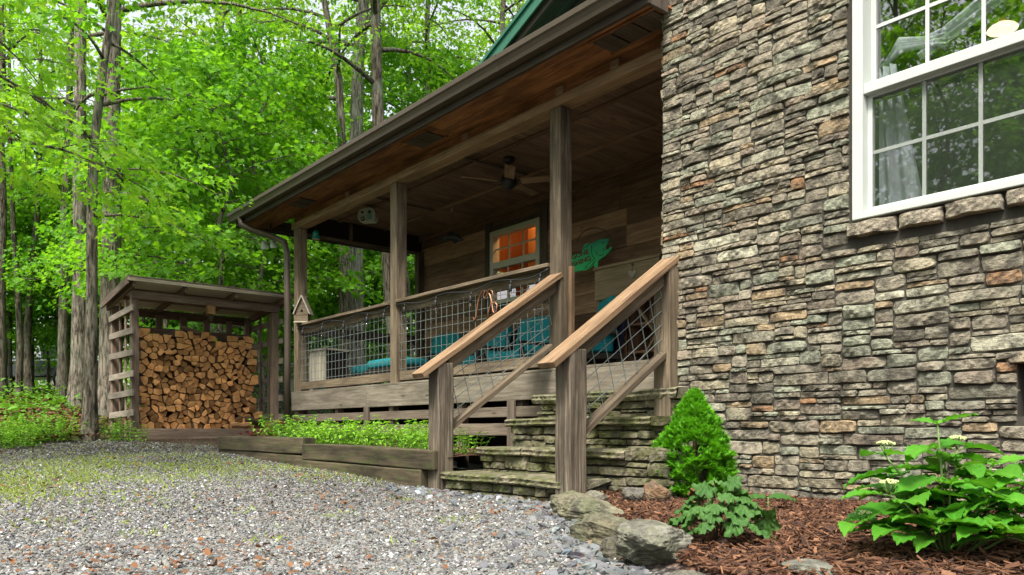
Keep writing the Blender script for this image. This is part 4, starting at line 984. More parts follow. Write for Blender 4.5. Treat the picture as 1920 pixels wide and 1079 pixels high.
tag(link('gravel', pebbles(X, Y, gz(X, Y) + sz * .25 + .006 * g.random(n), sz, g.uniform(.35, .75, n), cg, 'gravel', M['pebble'])), 'grey crushed gravel of the drive', kind='stuff')
# larger river stones heaped by the foot of the steps and along the border rocks
t = g.random(620); Xr = -5.3 + 3.6 * t; Yr = np.where(Xr < -3.6, 3.36 - .12 * g.gamma(1.2, 1, 620), bedline(Xr) - .10 - .13 * g.gamma(1.2, 1, 620)); k = (Yr > .9) & ~((np.abs(Xr + 5.06) < .1) & (Yr > 3.38)); Xr, Yr = Xr[k], Yr[k]; n = len(Xr)
sz = g.uniform(.012, .031, n)
tag(link('river_pebbles', pebbles(Xr, Yr, gz(Xr, Yr) + sz * .35, sz, g.uniform(.45, .75, n), graycol(n, .05, .20) * np.array((.92, .98, 1.06)), 'river_pebbles', M['pebble'], True)), 'larger blue grey river pebbles along the border rocks and the lowest step', kind='stuff')
# leaf scraps and twigs on the gravel
X, Y, D = yard(3400, 2.3, 11.5); k = ok_gravel(X, Y) & ((g.random(len(X)) < .12) | (Y > 2.6) | (np.sin(X * 1.7) * np.sin(Y * 2.2) > .3)); X, Y, D = X[k], Y[k], D[k]; n = len(X)
me = leaf_mesh('leaf_scraps', np.stack([X, Y, gz(X, Y) + .018 + .012 * g.random(n)], -1), np.stack([g.normal(0, 1, n), g.normal(0, 1, n), g.normal(0, .2, n)], -1), np.stack([g.normal(0, .35, n), g.normal(0, .35, n), np.ones(n)], -1), g.uniform(.010, .034, n) * (1 + .06 * D), OAK, M['litter'], .35, -.2)
tag(link('leaf_scraps', me), 'orange brown leaf scraps lying on the gravel', kind='stuff')
# yellow green grass growing through the gravel
X, Y, D = yard(150000, 3.2, 11.3, -.76, .2)
m = np.exp(-((-X - 7.6 + .6 * np.sin(Y * 2.1)) / 1.35) ** 2) * (Y < 3.3) * (.35 + .65 * (np.sin(X * 3.1 + Y * 1.3) * np.sin(Y * 3.7 - X) > -.25)) + .12 * (X < -9) + .10 * ((np.sin(X * 5.3) * np.sin(Y * 6.1 + X * 2)) > .75)
k = ok_gravel(X, Y) & (g.random(len(X)) < m * .5); X, Y, D = X[k], Y[k], D[k]; n = len(X)
me = leaf_mesh('grass', np.stack([X, Y, gz(X, Y) + .004], -1), np.stack([g.normal(0, .8, n), g.normal(0, .8, n), g.uniform(.3, 1.0, n)], -1), np.stack([g.normal(0, 1, n), g.normal(0, 1, n), np.ones(n) * .6], -1), g.uniform(.02, .055, n), DIAM * np.array((.42, 1)), M['grass'], .1, .3)
tag(link('grass', me), 'thin yellow green grass growing through the gravel', kind='stuff')
# bark mulch of the bed
Xm = g.uniform(-3.7, .9, 60000); Ym = g.uniform(1.5, 4.5, 60000); k = (Ym > bedline(Xm) + .04) & ~((Ym > 3.84) & (Xm < -3.1)) & ((Xm < -.9) | (g.random(60000) < .3)); Xm, Ym = Xm[k], Ym[k]; n = len(Xm)
L = g.uniform(.008, .034, n); Wd = g.uniform(.0018, .0055, n); th = g.random(n) * 6.28
dv = np.stack([np.cos(th), np.sin(th), g.normal(0, .28, n)], -1); sv_ = np.stack([-np.sin(th), np.cos(th), g.normal(0, .5, n)], -1)
c0 = np.stack([Xm, Ym, ground_z(Xm, Ym) + .006 + .022 * g.random(n) ** 1.5], -1)
V = np.stack([c0 - dv * L[:, None] - sv_ * Wd[:, None], c0 + dv * L[:, None] - sv_ * Wd[:, None] * .6, c0 + dv * L[:, None] + sv_ * Wd[:, None] * .6, c0 - dv * L[:, None] + sv_ * Wd[:, None]], 1)
V[:, 1:3, 2] += g.normal(0, .003, (n, 1)); F = np.arange(n * 4).reshape(n, 4)
Vb = V.copy(); Vb[..., 2] -= .0025
base = np.array([(.11, .05, .024), (.075, .034, .019), (.042, .021, .014), (.16, .078, .04), (.09, .038, .018)]); mc = base[g.integers(0, 5, n)] * g.uniform(.7, 1.3, (n, 1))
Vall = np.concatenate([V.reshape(n, 4, 3), Vb.reshape(n, 4, 3)], 1).reshape(-1, 3); b8 = np.arange(n)[:, None] * 8
FF = np.concatenate([b8 + np.array([q]) for q in ((0, 1, 2, 3), (0, 4, 5, 1), (1, 5, 6, 2), (2, 6, 7, 3), (3, 7, 4, 0))])
tag(link('bark_mulch', np_mesh('bark_mulch', Vall, FF, M['pebble'], col=np.repeat(mc, 8, 0))), 'red brown shredded bark mulch of the garden bed', kind='stuff')

# ------------------------------------------------------------------ rocks
def rock_mesh(seed, sx, sy, sz, c, c2=None):
    rg = np.random.default_rng(seed); V, F = ico_arr(5); V = V.copy()
    for _ in range(17):
        nrm = unit(rg.normal(0, 1, 3) * np.array((1, 1, 1.1))); d = rg.uniform(.60, .92); k = V @ nrm; V -= np.where(k > d, (k - d) * .93, 0)[:, None] * nrm
    ph = rg.uniform(0, 6, 6)
    def nz(p, f): return np.sin(p[:, 0] * f + ph[0]) * np.sin(p[:, 1] * f * 1.1 + ph[1]) + np.sin(p[:, 2] * f * 1.3 + ph[2]) * np.sin(p[:, 0] * f * .8 + ph[3])
    V *= (1 + .06 * nz(V, 3) + .035 * nz(V + .3 * np.sin(V[:, ::-1] * 4), 8) + .018 * nz(V + .2 * np.sin(V[:, ::-1] * 9), 21) - .05 * (np.abs(nz(V, 4.3)) < .07))[:, None] * 1.2; V = V * np.array((sx, sy, sz))
    cc = np.tile(np.array(c, float), (len(V), 1))
    if c2 is not None: k = np.clip(nz(V / np.array((sx, sy, sz)), 2.5) + .3, 0, 1)[:, None]; cc = cc * (1 - k) + np.array(c2) * k
    return np_mesh('rock', V, F, M['rock'], col=cc, smooth=False)
def rock(x, y, wp, hp, depth, c, label, seed, z=0.0, rz=.0, c2=None, group='garden rocks', sink=.35, name='garden_rock'):
    D = (CAMZ - z) * 1465 / (y - 809); X, Y = px(x, D); zz = float(ground_z(X, Y))
    D = (CAMZ - zz) * 1465 / (y - 809); X, Y = px(x, D); c = tuple(q * .62 for q in c); c2 = tuple(q * .62 for q in c2) if c2 else None; sx = wp * D / 1465 / 2; h = hp * D / 1465; X += -.768 * depth * .4; Y += .64 * depth * .4
    o = link(name, rock_mesh(seed, sx, depth / 2, h / (2 - sink) * 1.05, c, c2)); o.location = (X, Y, float(ground_z(X, Y)) + h / (2 - sink) * (1 - sink)); o.rotation_euler = (0, 0, R(50.2) + rz)
    return tag(o, label, 'rock', group)
rock(1082, 965, 58, 34, .16, (.22, .20, .16), 'grey rock against the foot of the nearer newel post', 1)
rock(1108, 990, 84, 52, .62, (.27, .24, .165), 'long tan rock with pale lichen specks at the top of the border', 2, rz=.55, c2=(.20, .20, .13)); rock(1138, 1034, 86, 60, .40, (.24, .21, .14), 'tall tan rock with a cracked face in the middle of the border', 16, rz=.5, c2=(.19, .18, .12), sink=.6)
rock(1166, 1052, 66, 40, .14, (.17, .15, .12), 'dark cracked rock at the foot of the cracked tan rock in the border', 3)
rock(1190, 1016, 60, 30, .16, (.42, .20, .07), 'flat orange stained rock wedged between the border rocks', 4, c2=(.30, .2, .11))
rock(1232, 1074, 150, 54, .30, (.22, .21, .165), 'big flat topped grey rock nearest the front of the border', 5, rz=-.3, c2=(.28, .27, .22), sink=.75)
rock(1296, 1082, 80, 34, .16, (.24, .225, .18), 'low greenish rock at the bottom tip of the border', 6)
rock(1226, 941, 54, 38, .16, (.30, .17, .10), 'rounded reddish rock between the steps and the little conifer', 7, c2=(.22, .15, .1))
rock(1190, 944, 40, 32, .13, (.20, .175, .16), 'pointed grey rock leaning at the foot of the mossy steps', 8)
rock(1118, 948, 40, 22, .14, (.26, .24, .19), 'flat pale rock just right of the nearer newel post', 9)
rock(1535, 1084, 80, 22, .2, (.27, .26, .22), 'lichened flat rock at the front edge of the mulch', 10)
rock(1912, 1012, 60, 46, .2, (.22, .21, .18), 'grey rock half hidden behind the hydrangea', 11)
for k, (x, y, wp, hp) in enumerate([(150, 824, 26, 12), (190, 830, 34, 16), (212, 836, 26, 13), (236, 838, 30, 15), (256, 830, 26, 16), (170, 822, 26, 10)]):
    rock(x, y, wp, hp, .16, [(.20, .185, .15), (.24, .22, .17), (.28, .2, .14)][k % 3], 'small half buried rock edging the mint beside the woodshed', 30 + k, z=.3, group='small rocks edging the mint', name='edging_rock')

#@@PART3@@
# ------------------------------------------------------------------ woodshed and its firewood
SX, SXB, SY0, SY1, SG = -11.87, -12.97, 2.96, 5.0, .36
shed = empty('woodshed', (SX, SY0, SG), 0, 'open lattice sided woodshed with a plank roof filled with firewood', 'shed')
def sad(mb, nm, mat, bv=.004): o = mb.build(nm, mat, shed, bv); o.location = (-SX, -SY0, -SG); return o
for (x, y, zt) in ((SX, SY0, 2.46), (SX, SY1 + .01, 2.46), (SXB, SY0, 2.36), (SXB, SY1, 2.36)):
    sad(MB().box(x - .05, x + .05, y - .05, y + .05, .30, zt), 'post', M['shed'], .006)
for y in (SY0 - .051, SY1 + .051):
    for k, z in enumerate((.715, 1.0, 1.285, 1.585, 1.89, 2.18)):
        s = -1 if y < 4 else 1
        sad(MB().beam((SXB - .03, y + s * .014, z + RNG.uniform(-.02, .02)), (SX + .165 + RNG.uniform(0, .04), y + s * .014, z + RNG.uniform(-.02, .02)), .026, .088), 'lattice_slat', M['shedgrey'])
    for x in (SX - .30, SX - .62): sad(MB().beam((x, y + (.013 if y < 4 else -.013), .34), (x, y + (.013 if y < 4 else -.013), 2.36), .05, .024, (0, 1, 0)), 'lattice_upright', M['shed'])
for k in range(5): y = SY0 + (SY1 - SY0) * (k + .75) / 5.6; sad(MB().box(SXB - .02, SXB + .02, y - .05, y + .05, .4, 2.30), 'back_stud', M['shed'])
sad(MB().box(SXB + .022, SXB + .05, SY0 + .05, SY1 - .05, 2.0, 2.09), 'back_rail', M['shed'])
sad(MB().box(SX + .052, SX + .09, SY0 - .05, SY1 - .02, .315, .515, .55), 'base_board', M['shed'])
sad(MB().box(SXB, SX + .05, SY0 + .051, SY1 - .051, .46, .51), 'floor_boards', M['shed'])
sad(MB().box(SX + .051, SX + .085, SY0 - .06, SY1 + .06, 2.34, 2.45, .3), 'header', M['shed'])
sad(MB().box(SXB - .05, SXB - .021, SY0 - .06, SY1 + .06, 2.25, 2.38), 'header', M['shed'])
ro = [(SX + .30, 2.59), (SXB - .16, 2.43)]
for y in (SY0 - .07, SY0 + .62, SY0 + 1.35, SY1 + .07): sad(MB().beam((ro[0][0] - .03, y, ro[0][1] - .075), (ro[1][0] + .03, y, ro[1][1] - .075), .04, .09), 'rafter', M['shed'])
for x, z in ((SX - .25, 2.515), (SX - .7, 2.455)): sad(MB().box(x - .04, x + .04, SY0 - .09, SY1 + .1, z - .025, z + .008), 'purlin', M['shed'])
pn = MB(); pn.beam((ro[0][0], (SY0 + SY1) / 2, ro[0][1] - .008), (ro[1][0], (SY0 + SY1) / 2, ro[1][1] - .008), SY1 - SY0 + .30, .014); rp = sad(pn, 'roof_panel', M['panel'], 0)
rb = MB(); y = SY0 - .16
while y < SY1 + .15: rb.beam((ro[0][0] + .02, y + .11, ro[0][1] + .015), (ro[1][0] - .02, y + .11, ro[1][1] + .015), .216, .022); y += .22
sad(rb, 'roof', M['slat'])
sad(MB().box(ro[0][0] + .003, ro[0][0] + .03, SY0 - .16, SY1 + .16, ro[0][1] - .052, ro[0][1] - .002, .9), 'roof_fascia', M['shedgrey'])
for y in (SY0 - .155, SY1 + .155): sad(MB().beam((ro[0][0], y, ro[0][1] - .05), (ro[1][0], y, ro[1][1] - .05), .024, .09, tint=.2), 'roof_fascia', M['shed'])

def logmat():
    s = NT('split_wood_end'); uv = s.n('ShaderNodeTexCoord').outputs['UV']; oi = s.n('ShaderNodeObjectInfo').outputs['Random']
    sep = s.n('ShaderNodeSeparateXYZ'); s.l(uv, sep.inputs[0])
    r = s.math('SQRT', s.math('ADD', s.math('POWER', sep.outputs[0], 2), s.math('POWER', sep.outputs[1], 2)))
    ringn = s.math('SINE', s.math('MULTIPLY', r, 420)); n = s.noise(uv, 40, 6, .7); n2 = s.noise(uv, 9, 4, .6)
    f = s.math('ADD', s.math('MULTIPLY', ringn, .10), n.outputs[0])
    c = s.ramp(f, [(.25, (.32, .145, .055)), (.5, (.60, .30, .115)), (.75, (.74, .45, .21))])
    c = s.mix(s.ramp(n2.outputs[0], [(.45, (0, 0, 0)), (.68, (.7, .7, .7))]), c, (.26, .115, .045))
    k = s.ramp(oi, [(.0, (.30, .29, .28)), (.10, (.36, .34, .32)), (.11, (.72, .70, .66)), (.6, (1, 1, 1)), (1, (1.2, 1.12, 1.0))])
    c = s.mix(1.0, c, k, 'MULTIPLY'); s.bump(n.outputs[0], .5, .006); return s.done(c, .85, .15)
M['logend'] = logmat()
M['logbark'] = wood('split_wood_bark', (.03, .02, .014), (.09, .058, .036), (.16, .10, .06), grain=12)
M['logside'] = wood('split_wood_side', (.16, .075, .032), (.30, .16, .07), (.42, .25, .12), grain=20)
rg = random.Random(9); LB0, LB1, LZ0 = SY0 + .10, 4.70, .515
def ztop(b): return 1.93 + .05 * math.sin(b * 7) + .035 * math.sin(b * 19 + 1) - .10 * max(0, (b - 4.35) / .35) if b < LB1 else .90 - 1.5 * (b - LB1)
ptsL = []; z = LZ0 + .04; row = 0
while z < 2.02:
    b = LB0 + .05 + (.05 if row % 2 else 0); dz = rg.uniform(.074, .090)
    while b < 4.93:
        bb, zz = b + rg.uniform(-.038, .038), z + rg.uniform(-.034, .034)
        if zz < ztop(bb) - .03: ptsL.append((bb, zz))
        b += rg.uniform(.076, .116)
    z += dz; row += 1
def clip(poly, nx, ny, d):
    out = []
    for i in range(len(poly)):
        p, q = poly[i], poly[(i + 1) % len(poly)]; a = p[0] * nx + p[1] * ny - d; c = q[0] * nx + q[1] * ny - d
        if a <= 0: out.append(p)
        if a * c < 0: t = a / (a - c); out.append((p[0] + (q[0] - p[0]) * t, p[1] + (q[1] - p[1]) * t))
    return out
nlog = 0
for i, (b, z) in enumerate(ptsL):
    poly = [(LB0, LZ0), (max(LB1, b + .1), LZ0), (max(LB1, b + .1), 3), (LB0, 3)]
    poly = [(max(p[0], b - .085), min(max(p[1], z - .075), z + .06)) for p in [(b - .085, z - .075), (b + .085, z - .075), (b + .085, z + .06), (b - .085, z + .06)]]
    poly = clip(poly, -1, 0, -LB0); poly = clip(poly, 0, -1, -LZ0)
    for j, (b2, z2) in enumerate(ptsL):
        if j != i and abs(b2 - b) < .22 and abs(z2 - z) < .2:
            nx, ny = b2 - b, z2 - z; L = math.hypot(nx, ny); nx /= L; ny /= L
            poly = clip(poly, nx, ny, (b + b2) / 2 * nx + (z + z2) / 2 * ny - .0035)
    if len(poly) < 3: continue
    cx = sum(p[0] for p in poly) / len(poly); cy = sum(p[1] for p in poly) / len(poly)
    # split wood: a quarter round shows one rounded side
    if rg.random() < .72:
        th = rg.uniform(0, 6.28); poly2 = []
        for p in poly:
            for s_ in (0,): poly2.append(p)
        R_ = max(math.hypot(p[0] - cx, p[1] - cy) for p in poly)
        wed = rg.random() < .55
        for k in range(5):
            t_ = th + (k - 2) * .38; poly2 = clip(poly2, math.cos(t_), math.sin(t_), cx * math.cos(t_) + cy * math.sin(t_) + R_ * (.74 if not wed else .86))
        if wed: t_ = rg.uniform(0, 6.28); poly2 = clip(poly2, math.cos(t_), math.sin(t_), cx * math.cos(t_) + cy * math.sin(t_) + R_ * rg.uniform(.30, .6))
        poly = poly2 if len(poly2) > 2 else poly
    m = MB(); xf = SX - .07 + rg.uniform(-.07, .045); loc = []
    for p in poly: loc.append((p[0] - cx, p[1] - cy))
    n = len(loc); off = (rg.uniform(-.06, .06), rg.uniform(-.06, .06)); tl = (rg.uniform(-.012, .012), rg.uniform(-.012, .012))
    m.v = [Vector((rg.uniform(-.004, .004), p[0], p[1])) for p in loc] + [Vector((-.40, p[0] + tl[0], p[1] + tl[1])) for p in loc]
    uvp = [(p[0] + off[0], p[1] + off[1]) for p in loc]
    m.face(list(range(n)), uvp, .5, 0); m.face([n + k for k in range(n)][::-1], uvp[::-1], .5, 0)
    bs = rg.randrange(n)
    for k in range(n):
        k2 = (k + 1) % n; m.face([k2, k, n + k, n + k2], [(0, k * .1 + .08), (0, k * .1), (.4, k * .1), (.4, k * .1 + .08)], rg.random(), 1 if (k - bs) % n < n / 2.2 else 2)
    o = m.build('firewood_log', [M['logend'], M['logbark'], M['logside']], None, .003); o.location = (xf, cx, cy)
    top = cy > ztop(cx) - .11
    lab = 'split firewood log in the jumbled low heap at the end of the stack' if cx > LB1 else 'split firewood log lying along the uneven top of the stack' if top else 'split firewood log showing its cut orange end inside the tight stack'
    tag(o, lab, 'firewood', 'firewood heap logs' if cx > LB1 else 'top firewood logs' if top else 'stacked firewood logs'); nlog += 1
# two long pieces tipped over the heap and the top
for (p, q, r, lb) in (((SX + .05, 4.30, .56), (SX - .0, 4.62, .575), .045, 'barkless split log lying lengthwise in front of the woodpile base'), ((SX - .08, 3.62, 2.0), (SX - .12, 3.93, 1.93), .04, 'bark covered branch log lying lengthwise across the top of the woodpile'), ((SX - .03, 4.55, .66), (SX - .05, 4.85, .62), .05, 'gnarled grey log lying lengthwise over the low heap of firewood')):
    mb = MB(); P_, Q_ = Vector(p), Vector(q); mb.tube([P_.lerp(Q_, k / 4) + Vector((0, 0, .008 * math.sin(k * 2))) - P_ for k in range(5)], [r, r * 1.08, r * .95, r * 1.05, r * .9], 7)
    for i in range(len(mb.sm)): mb.sm[i] = False
    o = mb.build('firewood_log', [M['logside' if 'barkless' in lb else 'logbark']], None, .003); o.location = p; tag(o, lb, 'firewood')
# wooden bee trap box with its jar under the shed roof
bt_ = empty('bee_trap', (-11.72, 3.97, 2.20), 0, 'small orange wood box with a clear jar hanging under the woodshed roof', 'bee trap')
MB().box(-.05, .05, -.055, .055, 0, .13).build('box', M['logside'], bt_, .003)
MB().lathe([(.03, 0), (.036, -.01), (.036, -.075), (.03, -.085)], (0, 0, 0), 14).build('jar', M['bulbglass'], bt_); MB().box(-.052, .055, -.06, .06, .131, .14).build('lid', M['cedar'], bt_, .002)

# ------------------------------------------------------------------ plants
def herb(seed, ns, h, rad, ls, leafm, stemm='stem', shape=OVAL, lean=.5, step=.035):
    rg = random.Random(seed); g = np.random.default_rng(seed); mb = MB(); P, D, N = [], [], []
    for i in range(ns):
        r = rad * math.sqrt(rg.random()); a = rg.uniform(0, 6.28); o = Vector((r * math.cos(a), r * math.sin(a), 0)); hh = h * rg.uniform(.45, 1.0) * (1 - .35 * (r / rad) ** 2)
        out = Vector((math.cos(a), math.sin(a), 0)) * (r / rad) * lean; pts = [o + out * (hh * q ** 1.5) + Vector((rg.uniform(-.01, .01), rg.uniform(-.01, .01), hh * q)) for q in (0, .3, .6, .85, 1)]
        mb.tube(pts, [.0028, .0026, .002, .0016, .001], 4, caps=False); m = max(3, int(hh / step)); a0 = rg.uniform(0, 3)
        for j in range(m):
            q = .12 + .88 * j / (m - 1); k = min(int(q * 4), 3); c = pts[k].lerp(pts[k + 1], min(1, q * 4 - k)); aa = a0 + j * 1.57
            for s in ((0, math.pi) if j < m - 1 else (0, 1.57, 3.14, 4.71)):
                d = Vector((math.cos(aa + s), math.sin(aa + s), rg.uniform(-.35, .45) + (.5 if j == m - 1 else 0))); P.append(c); D.append(d); N.append((d.x * -.3 + rg.gauss(0, .25), d.y * -.3 + rg.gauss(0, .25), 1))
    P = np.array([p[:] for p in P]); sz = ls * g.uniform(.65, 1.25, len(P)) * (1.1 - .35 * P[:, 2] / h)
    return mb.mesh('stems', M[stemm]), leaf_mesh('foliage', P, np.array([d[:] for d in D]), np.array(N), sz, shape, M[leafm], .3, .35)
def plant(name, ms, X, Y, Z, label, cat, group=None, sc=1, rz=0):
    t = empty(name, (X, Y, Z), rz, label, cat, group); t.scale = (sc,) * 3; link('stems', ms[0], t); link('foliage', ms[1], t); return t
MINT = [herb(301, 30, .30, .22, .042, 'mint', step=.03), herb(302, 32, .25, .24, .040, 'mint', step=.028), herb(303, 26, .34, .20, .044, 'mint', step=.032)]
rg = random.Random(4); xs = sorted(rg.uniform(-8.9, -5.35) for _ in range(22)); k = 0
for i in range(20):
    x = -9.0 + 3.75 * (i + rg.random() * .5) / 20; y = 3.68 + .5 * rg.random(); 
    plant('mint_plant', MINT[i % 3], x, y, .325 - .05 * (x + 9.72) / 4.7, 'bright green mint plant crowded among its neighbours in the timber planter', 'plant', 'mint in the timber planter', rg.uniform(.9, 1.25), rg.uniform(0, 6))
BIGH = [herb(311, 44, .62, .42, .07, 'mint', step=.045), herb(312, 40, .50, .45, .065, 'mint', step=.045)]
for i, (x, y, D, lab) in enumerate([(12, 838, 9.6, 'leafy green weed clump at the photo\'s left edge beside the gravel'), (62, 836, 9.9, 'tall leafy weed clump in the middle of the left gravel edge'), (100, 838, 10.0, 'leafy weed clump nearest the slender tree'), (-40, 848, 9.0, 'leafy weed clump just beyond the left edge of the photo'), (36, 848, 9.2, 'low weed clump in front of the tall clumps on the gravel edge')]):
    X, Y = px(x, D); plant('weed_clump', BIGH[i % 2], X, Y, float(gz(X, Y)), lab, 'plant', 'weed clumps by the gravel', .55 if i == 4 else .72, i)
for i, (x, D, lab) in enumerate([(202, 10.75, 'round bushy mint between the slender tree and the woodshed'), (232, 10.6, 'bushy mint at the woodshed corner post')]):
    X, Y = px(x, D); plant('mint_plant', MINT[i], X, Y, float(gz(X, Y)), lab, 'plant', None, 1.15, i)
X, Y = -9.55, 3.85; plant('coral_bell', herb(321, 26, .20, .15, .07, 'redleaf', 'twig', MAPLE, .9, .06), X, Y, .335, 'small maroon leaved plant at the downspout end of the planter', 'plant')
plant('coral_bell', herb(322, 10, .30, .10, .075, 'redleaf', 'twig', MAPLE, .9, .09), -9.0, 3.95, .33, 'few pink maroon leaves poking out of the mint at its far end', 'plant', None, 1.0)
# small conifer
def conifer():
    X, Y = px(1302, 5.0); t = empty('dwarf_conifer', (X, Y, float(ground_z(X, Y))), 0, 'small teardrop shaped bright green conifer against the stone wall', 'shrub')
    g = np.random.default_rng(41); n = 12500; H = .68
    nc = 330; zc = .03 + (H - .05) * g.random(nc) ** 1.1; ac = g.random(nc) * 6.28; kc = g.integers(0, nc, n)
    pf = lambda z: np.interp(z, [0, .06, .17, .27, .36, .445, .52, .58, .64, .68], [.15, .20, .236, .236, .195, .14, .10, .064, .03, .008])
    e1, e2 = g.normal(0, .017, n), g.normal(0, .017, n); zz = np.clip(zc[kc] + e1 - .006, .01, H); prof = pf(zz); a = ac[kc] + e2 / np.maximum(prof, .03)
    rr = prof * (.80 + .07 * g.normal(0, 1, nc)[kc]) + .045 * np.exp(-(e1 ** 2 + e2 ** 2) / .0005) * np.clip(prof / .1, .3, 1) * g.uniform(.3, 1.1, n)
    ctint = g.random(nc)[kc]
    P = np.stack([rr * np.cos(a), rr * np.sin(a), zz], -1); out = np.stack([np.cos(a), np.sin(a), .55 + g.normal(0, .3, n) + 1.6 * (zz / H) ** 2], -1); out[:, :2] += g.normal(0, .35, (n, 2)); out = unit(out)
    N0 = unit(np.stack([g.normal(0, .5, n), g.normal(0, .5, n), np.ones(n)], -1)); Sd = unit(np.cross(out, N0)); L = g.uniform(.018, .046, n)
    PP, DD, NN, SZ = [P], [out], [N0], [L * 1.15]
    for q, s in ((.2, 1), (.2, -1), (.45, 1), (.45, -1), (.7, 1), (.7, -1)):
        PP.append(P + out * (L * q)[:, None]); DD.append(out * .8 + Sd * s * .75 + g.normal(0, .1, (n, 3))); NN.append(N0); SZ.append(L * (.75 - .35 * q))
    tt = np.tile(np.clip(.10 + .35 * g.random(n) + .35 * ctint, 0, 1), 7); tt[n:] = np.clip(tt[n:] + np.repeat(np.array((-.1, -.1, .08, .08, .25, .25)), n), 0, 1)
    link('foliage', leaf_mesh('foliage', np.concatenate(PP), np.concatenate(DD), np.concatenate(NN), np.concatenate(SZ), DIAM * np.array((.55, 1)), M['conif'], .1, .15, tint=tt), t)
    MB().tube([(0, 0, -.1), (0, 0, .3), (0, 0, .6)], [.022, .015, .004], 7).build('trunk', M['twig'], t)
conifer()
# heart or round shaped broad leaves with modelled veins
def broad_leaf(L, W, kind, rg):
    """grid leaf: returns verts (nu,nv,3) along +y"""
    nu, nv = (13, 9) if kind == 'ovate' else (41, 7); P = np.zeros((nu, nv, 3)); bend = rg.uniform(.15, .5); fold = rg.uniform(.10, .3); tw = rg.uniform(-.3, .3)
    for i in range(nu):
        u = i / (nu - 1)
        if kind == 'ovate': wd = (math.sin(math.pi * min(1, u ** .72)) ** .85) * (1 - .15 * u) if 0 < u < 1 else .012
        for j in range(nv):
            v = j / (nv - 1) * 2 - 1
            if kind == 'ovate':
                ser = 1 + (.045 if i % 2 else -.02) * (abs(v) > .9); x = v * W / 2 * wd * ser; y = L * (u + .10 * abs(v) * wd); z = fold * abs(x) - bend * L * u * u + .006 * L / .15 * math.cos(abs(v) * 4 + u * 30) * abs(v) + tw * x * u
            else:
                a = (u - .5) * 2 * math.pi * .93; rr = abs(v) if False else None
                r = j / (nv - 1); lob = 1 + .20 * math.cos(a * 5) + .08 * math.cos(a * 15); x = W / 2 * r * lob * math.sin(a); y = W / 2 * (r * lob * math.cos(a)) + W * .05; z = -.22 * W * r * r + .055 * W * r * math.cos(a * 10) + .05 * W * math.sin(r * 9) * (.5 + r)
            P[i, j] = (x, y, z)
    return P
def vein(nu, nv, ti):
    t = np.full((nu, nv), ti * .62); i, j = np.meshgrid(np.arange(nu), np.arange(nv), indexing='ij')
    if nv == 9: t += .30 * (j == 4) + .10 * ((i + np.abs(j - 4)) % 3 == 0)
    else: t += .34 * (i % 8 == 4) + .10 * (j == 0)
    return np.clip(t, 0, 1).ravel()
def leaves_from(leafs, name, mat):
    """leafs: (pos, dir, normal, P)"""
    VV, FF, TT, b = [], [], [], 0
    for (p, d, n, P, ti) in leafs:
        d = Vector(d).normalized(); sd = d.cross(Vector(n)).normalized(); nn = sd.cross(d); B = np.array([sd[:], d[:], nn[:]])
        Q = P.reshape(-1, 3) @ B + np.array(p[:]); nu, nv = P.shape[:2]; ii = np.arange(nu * nv).reshape(nu, nv) + b
        VV.append(Q); FF.append(np.stack([ii[:-1, :-1], ii[1:, :-1], ii[1:, 1:], ii[:-1, 1:]], -1).reshape(-1, 4)); TT.append(vein(nu, nv, ti)); b += nu * nv
    return np_mesh(name, np.concatenate(VV), np.concatenate(FF), mat, tint=np.concatenate(TT), smooth=True)
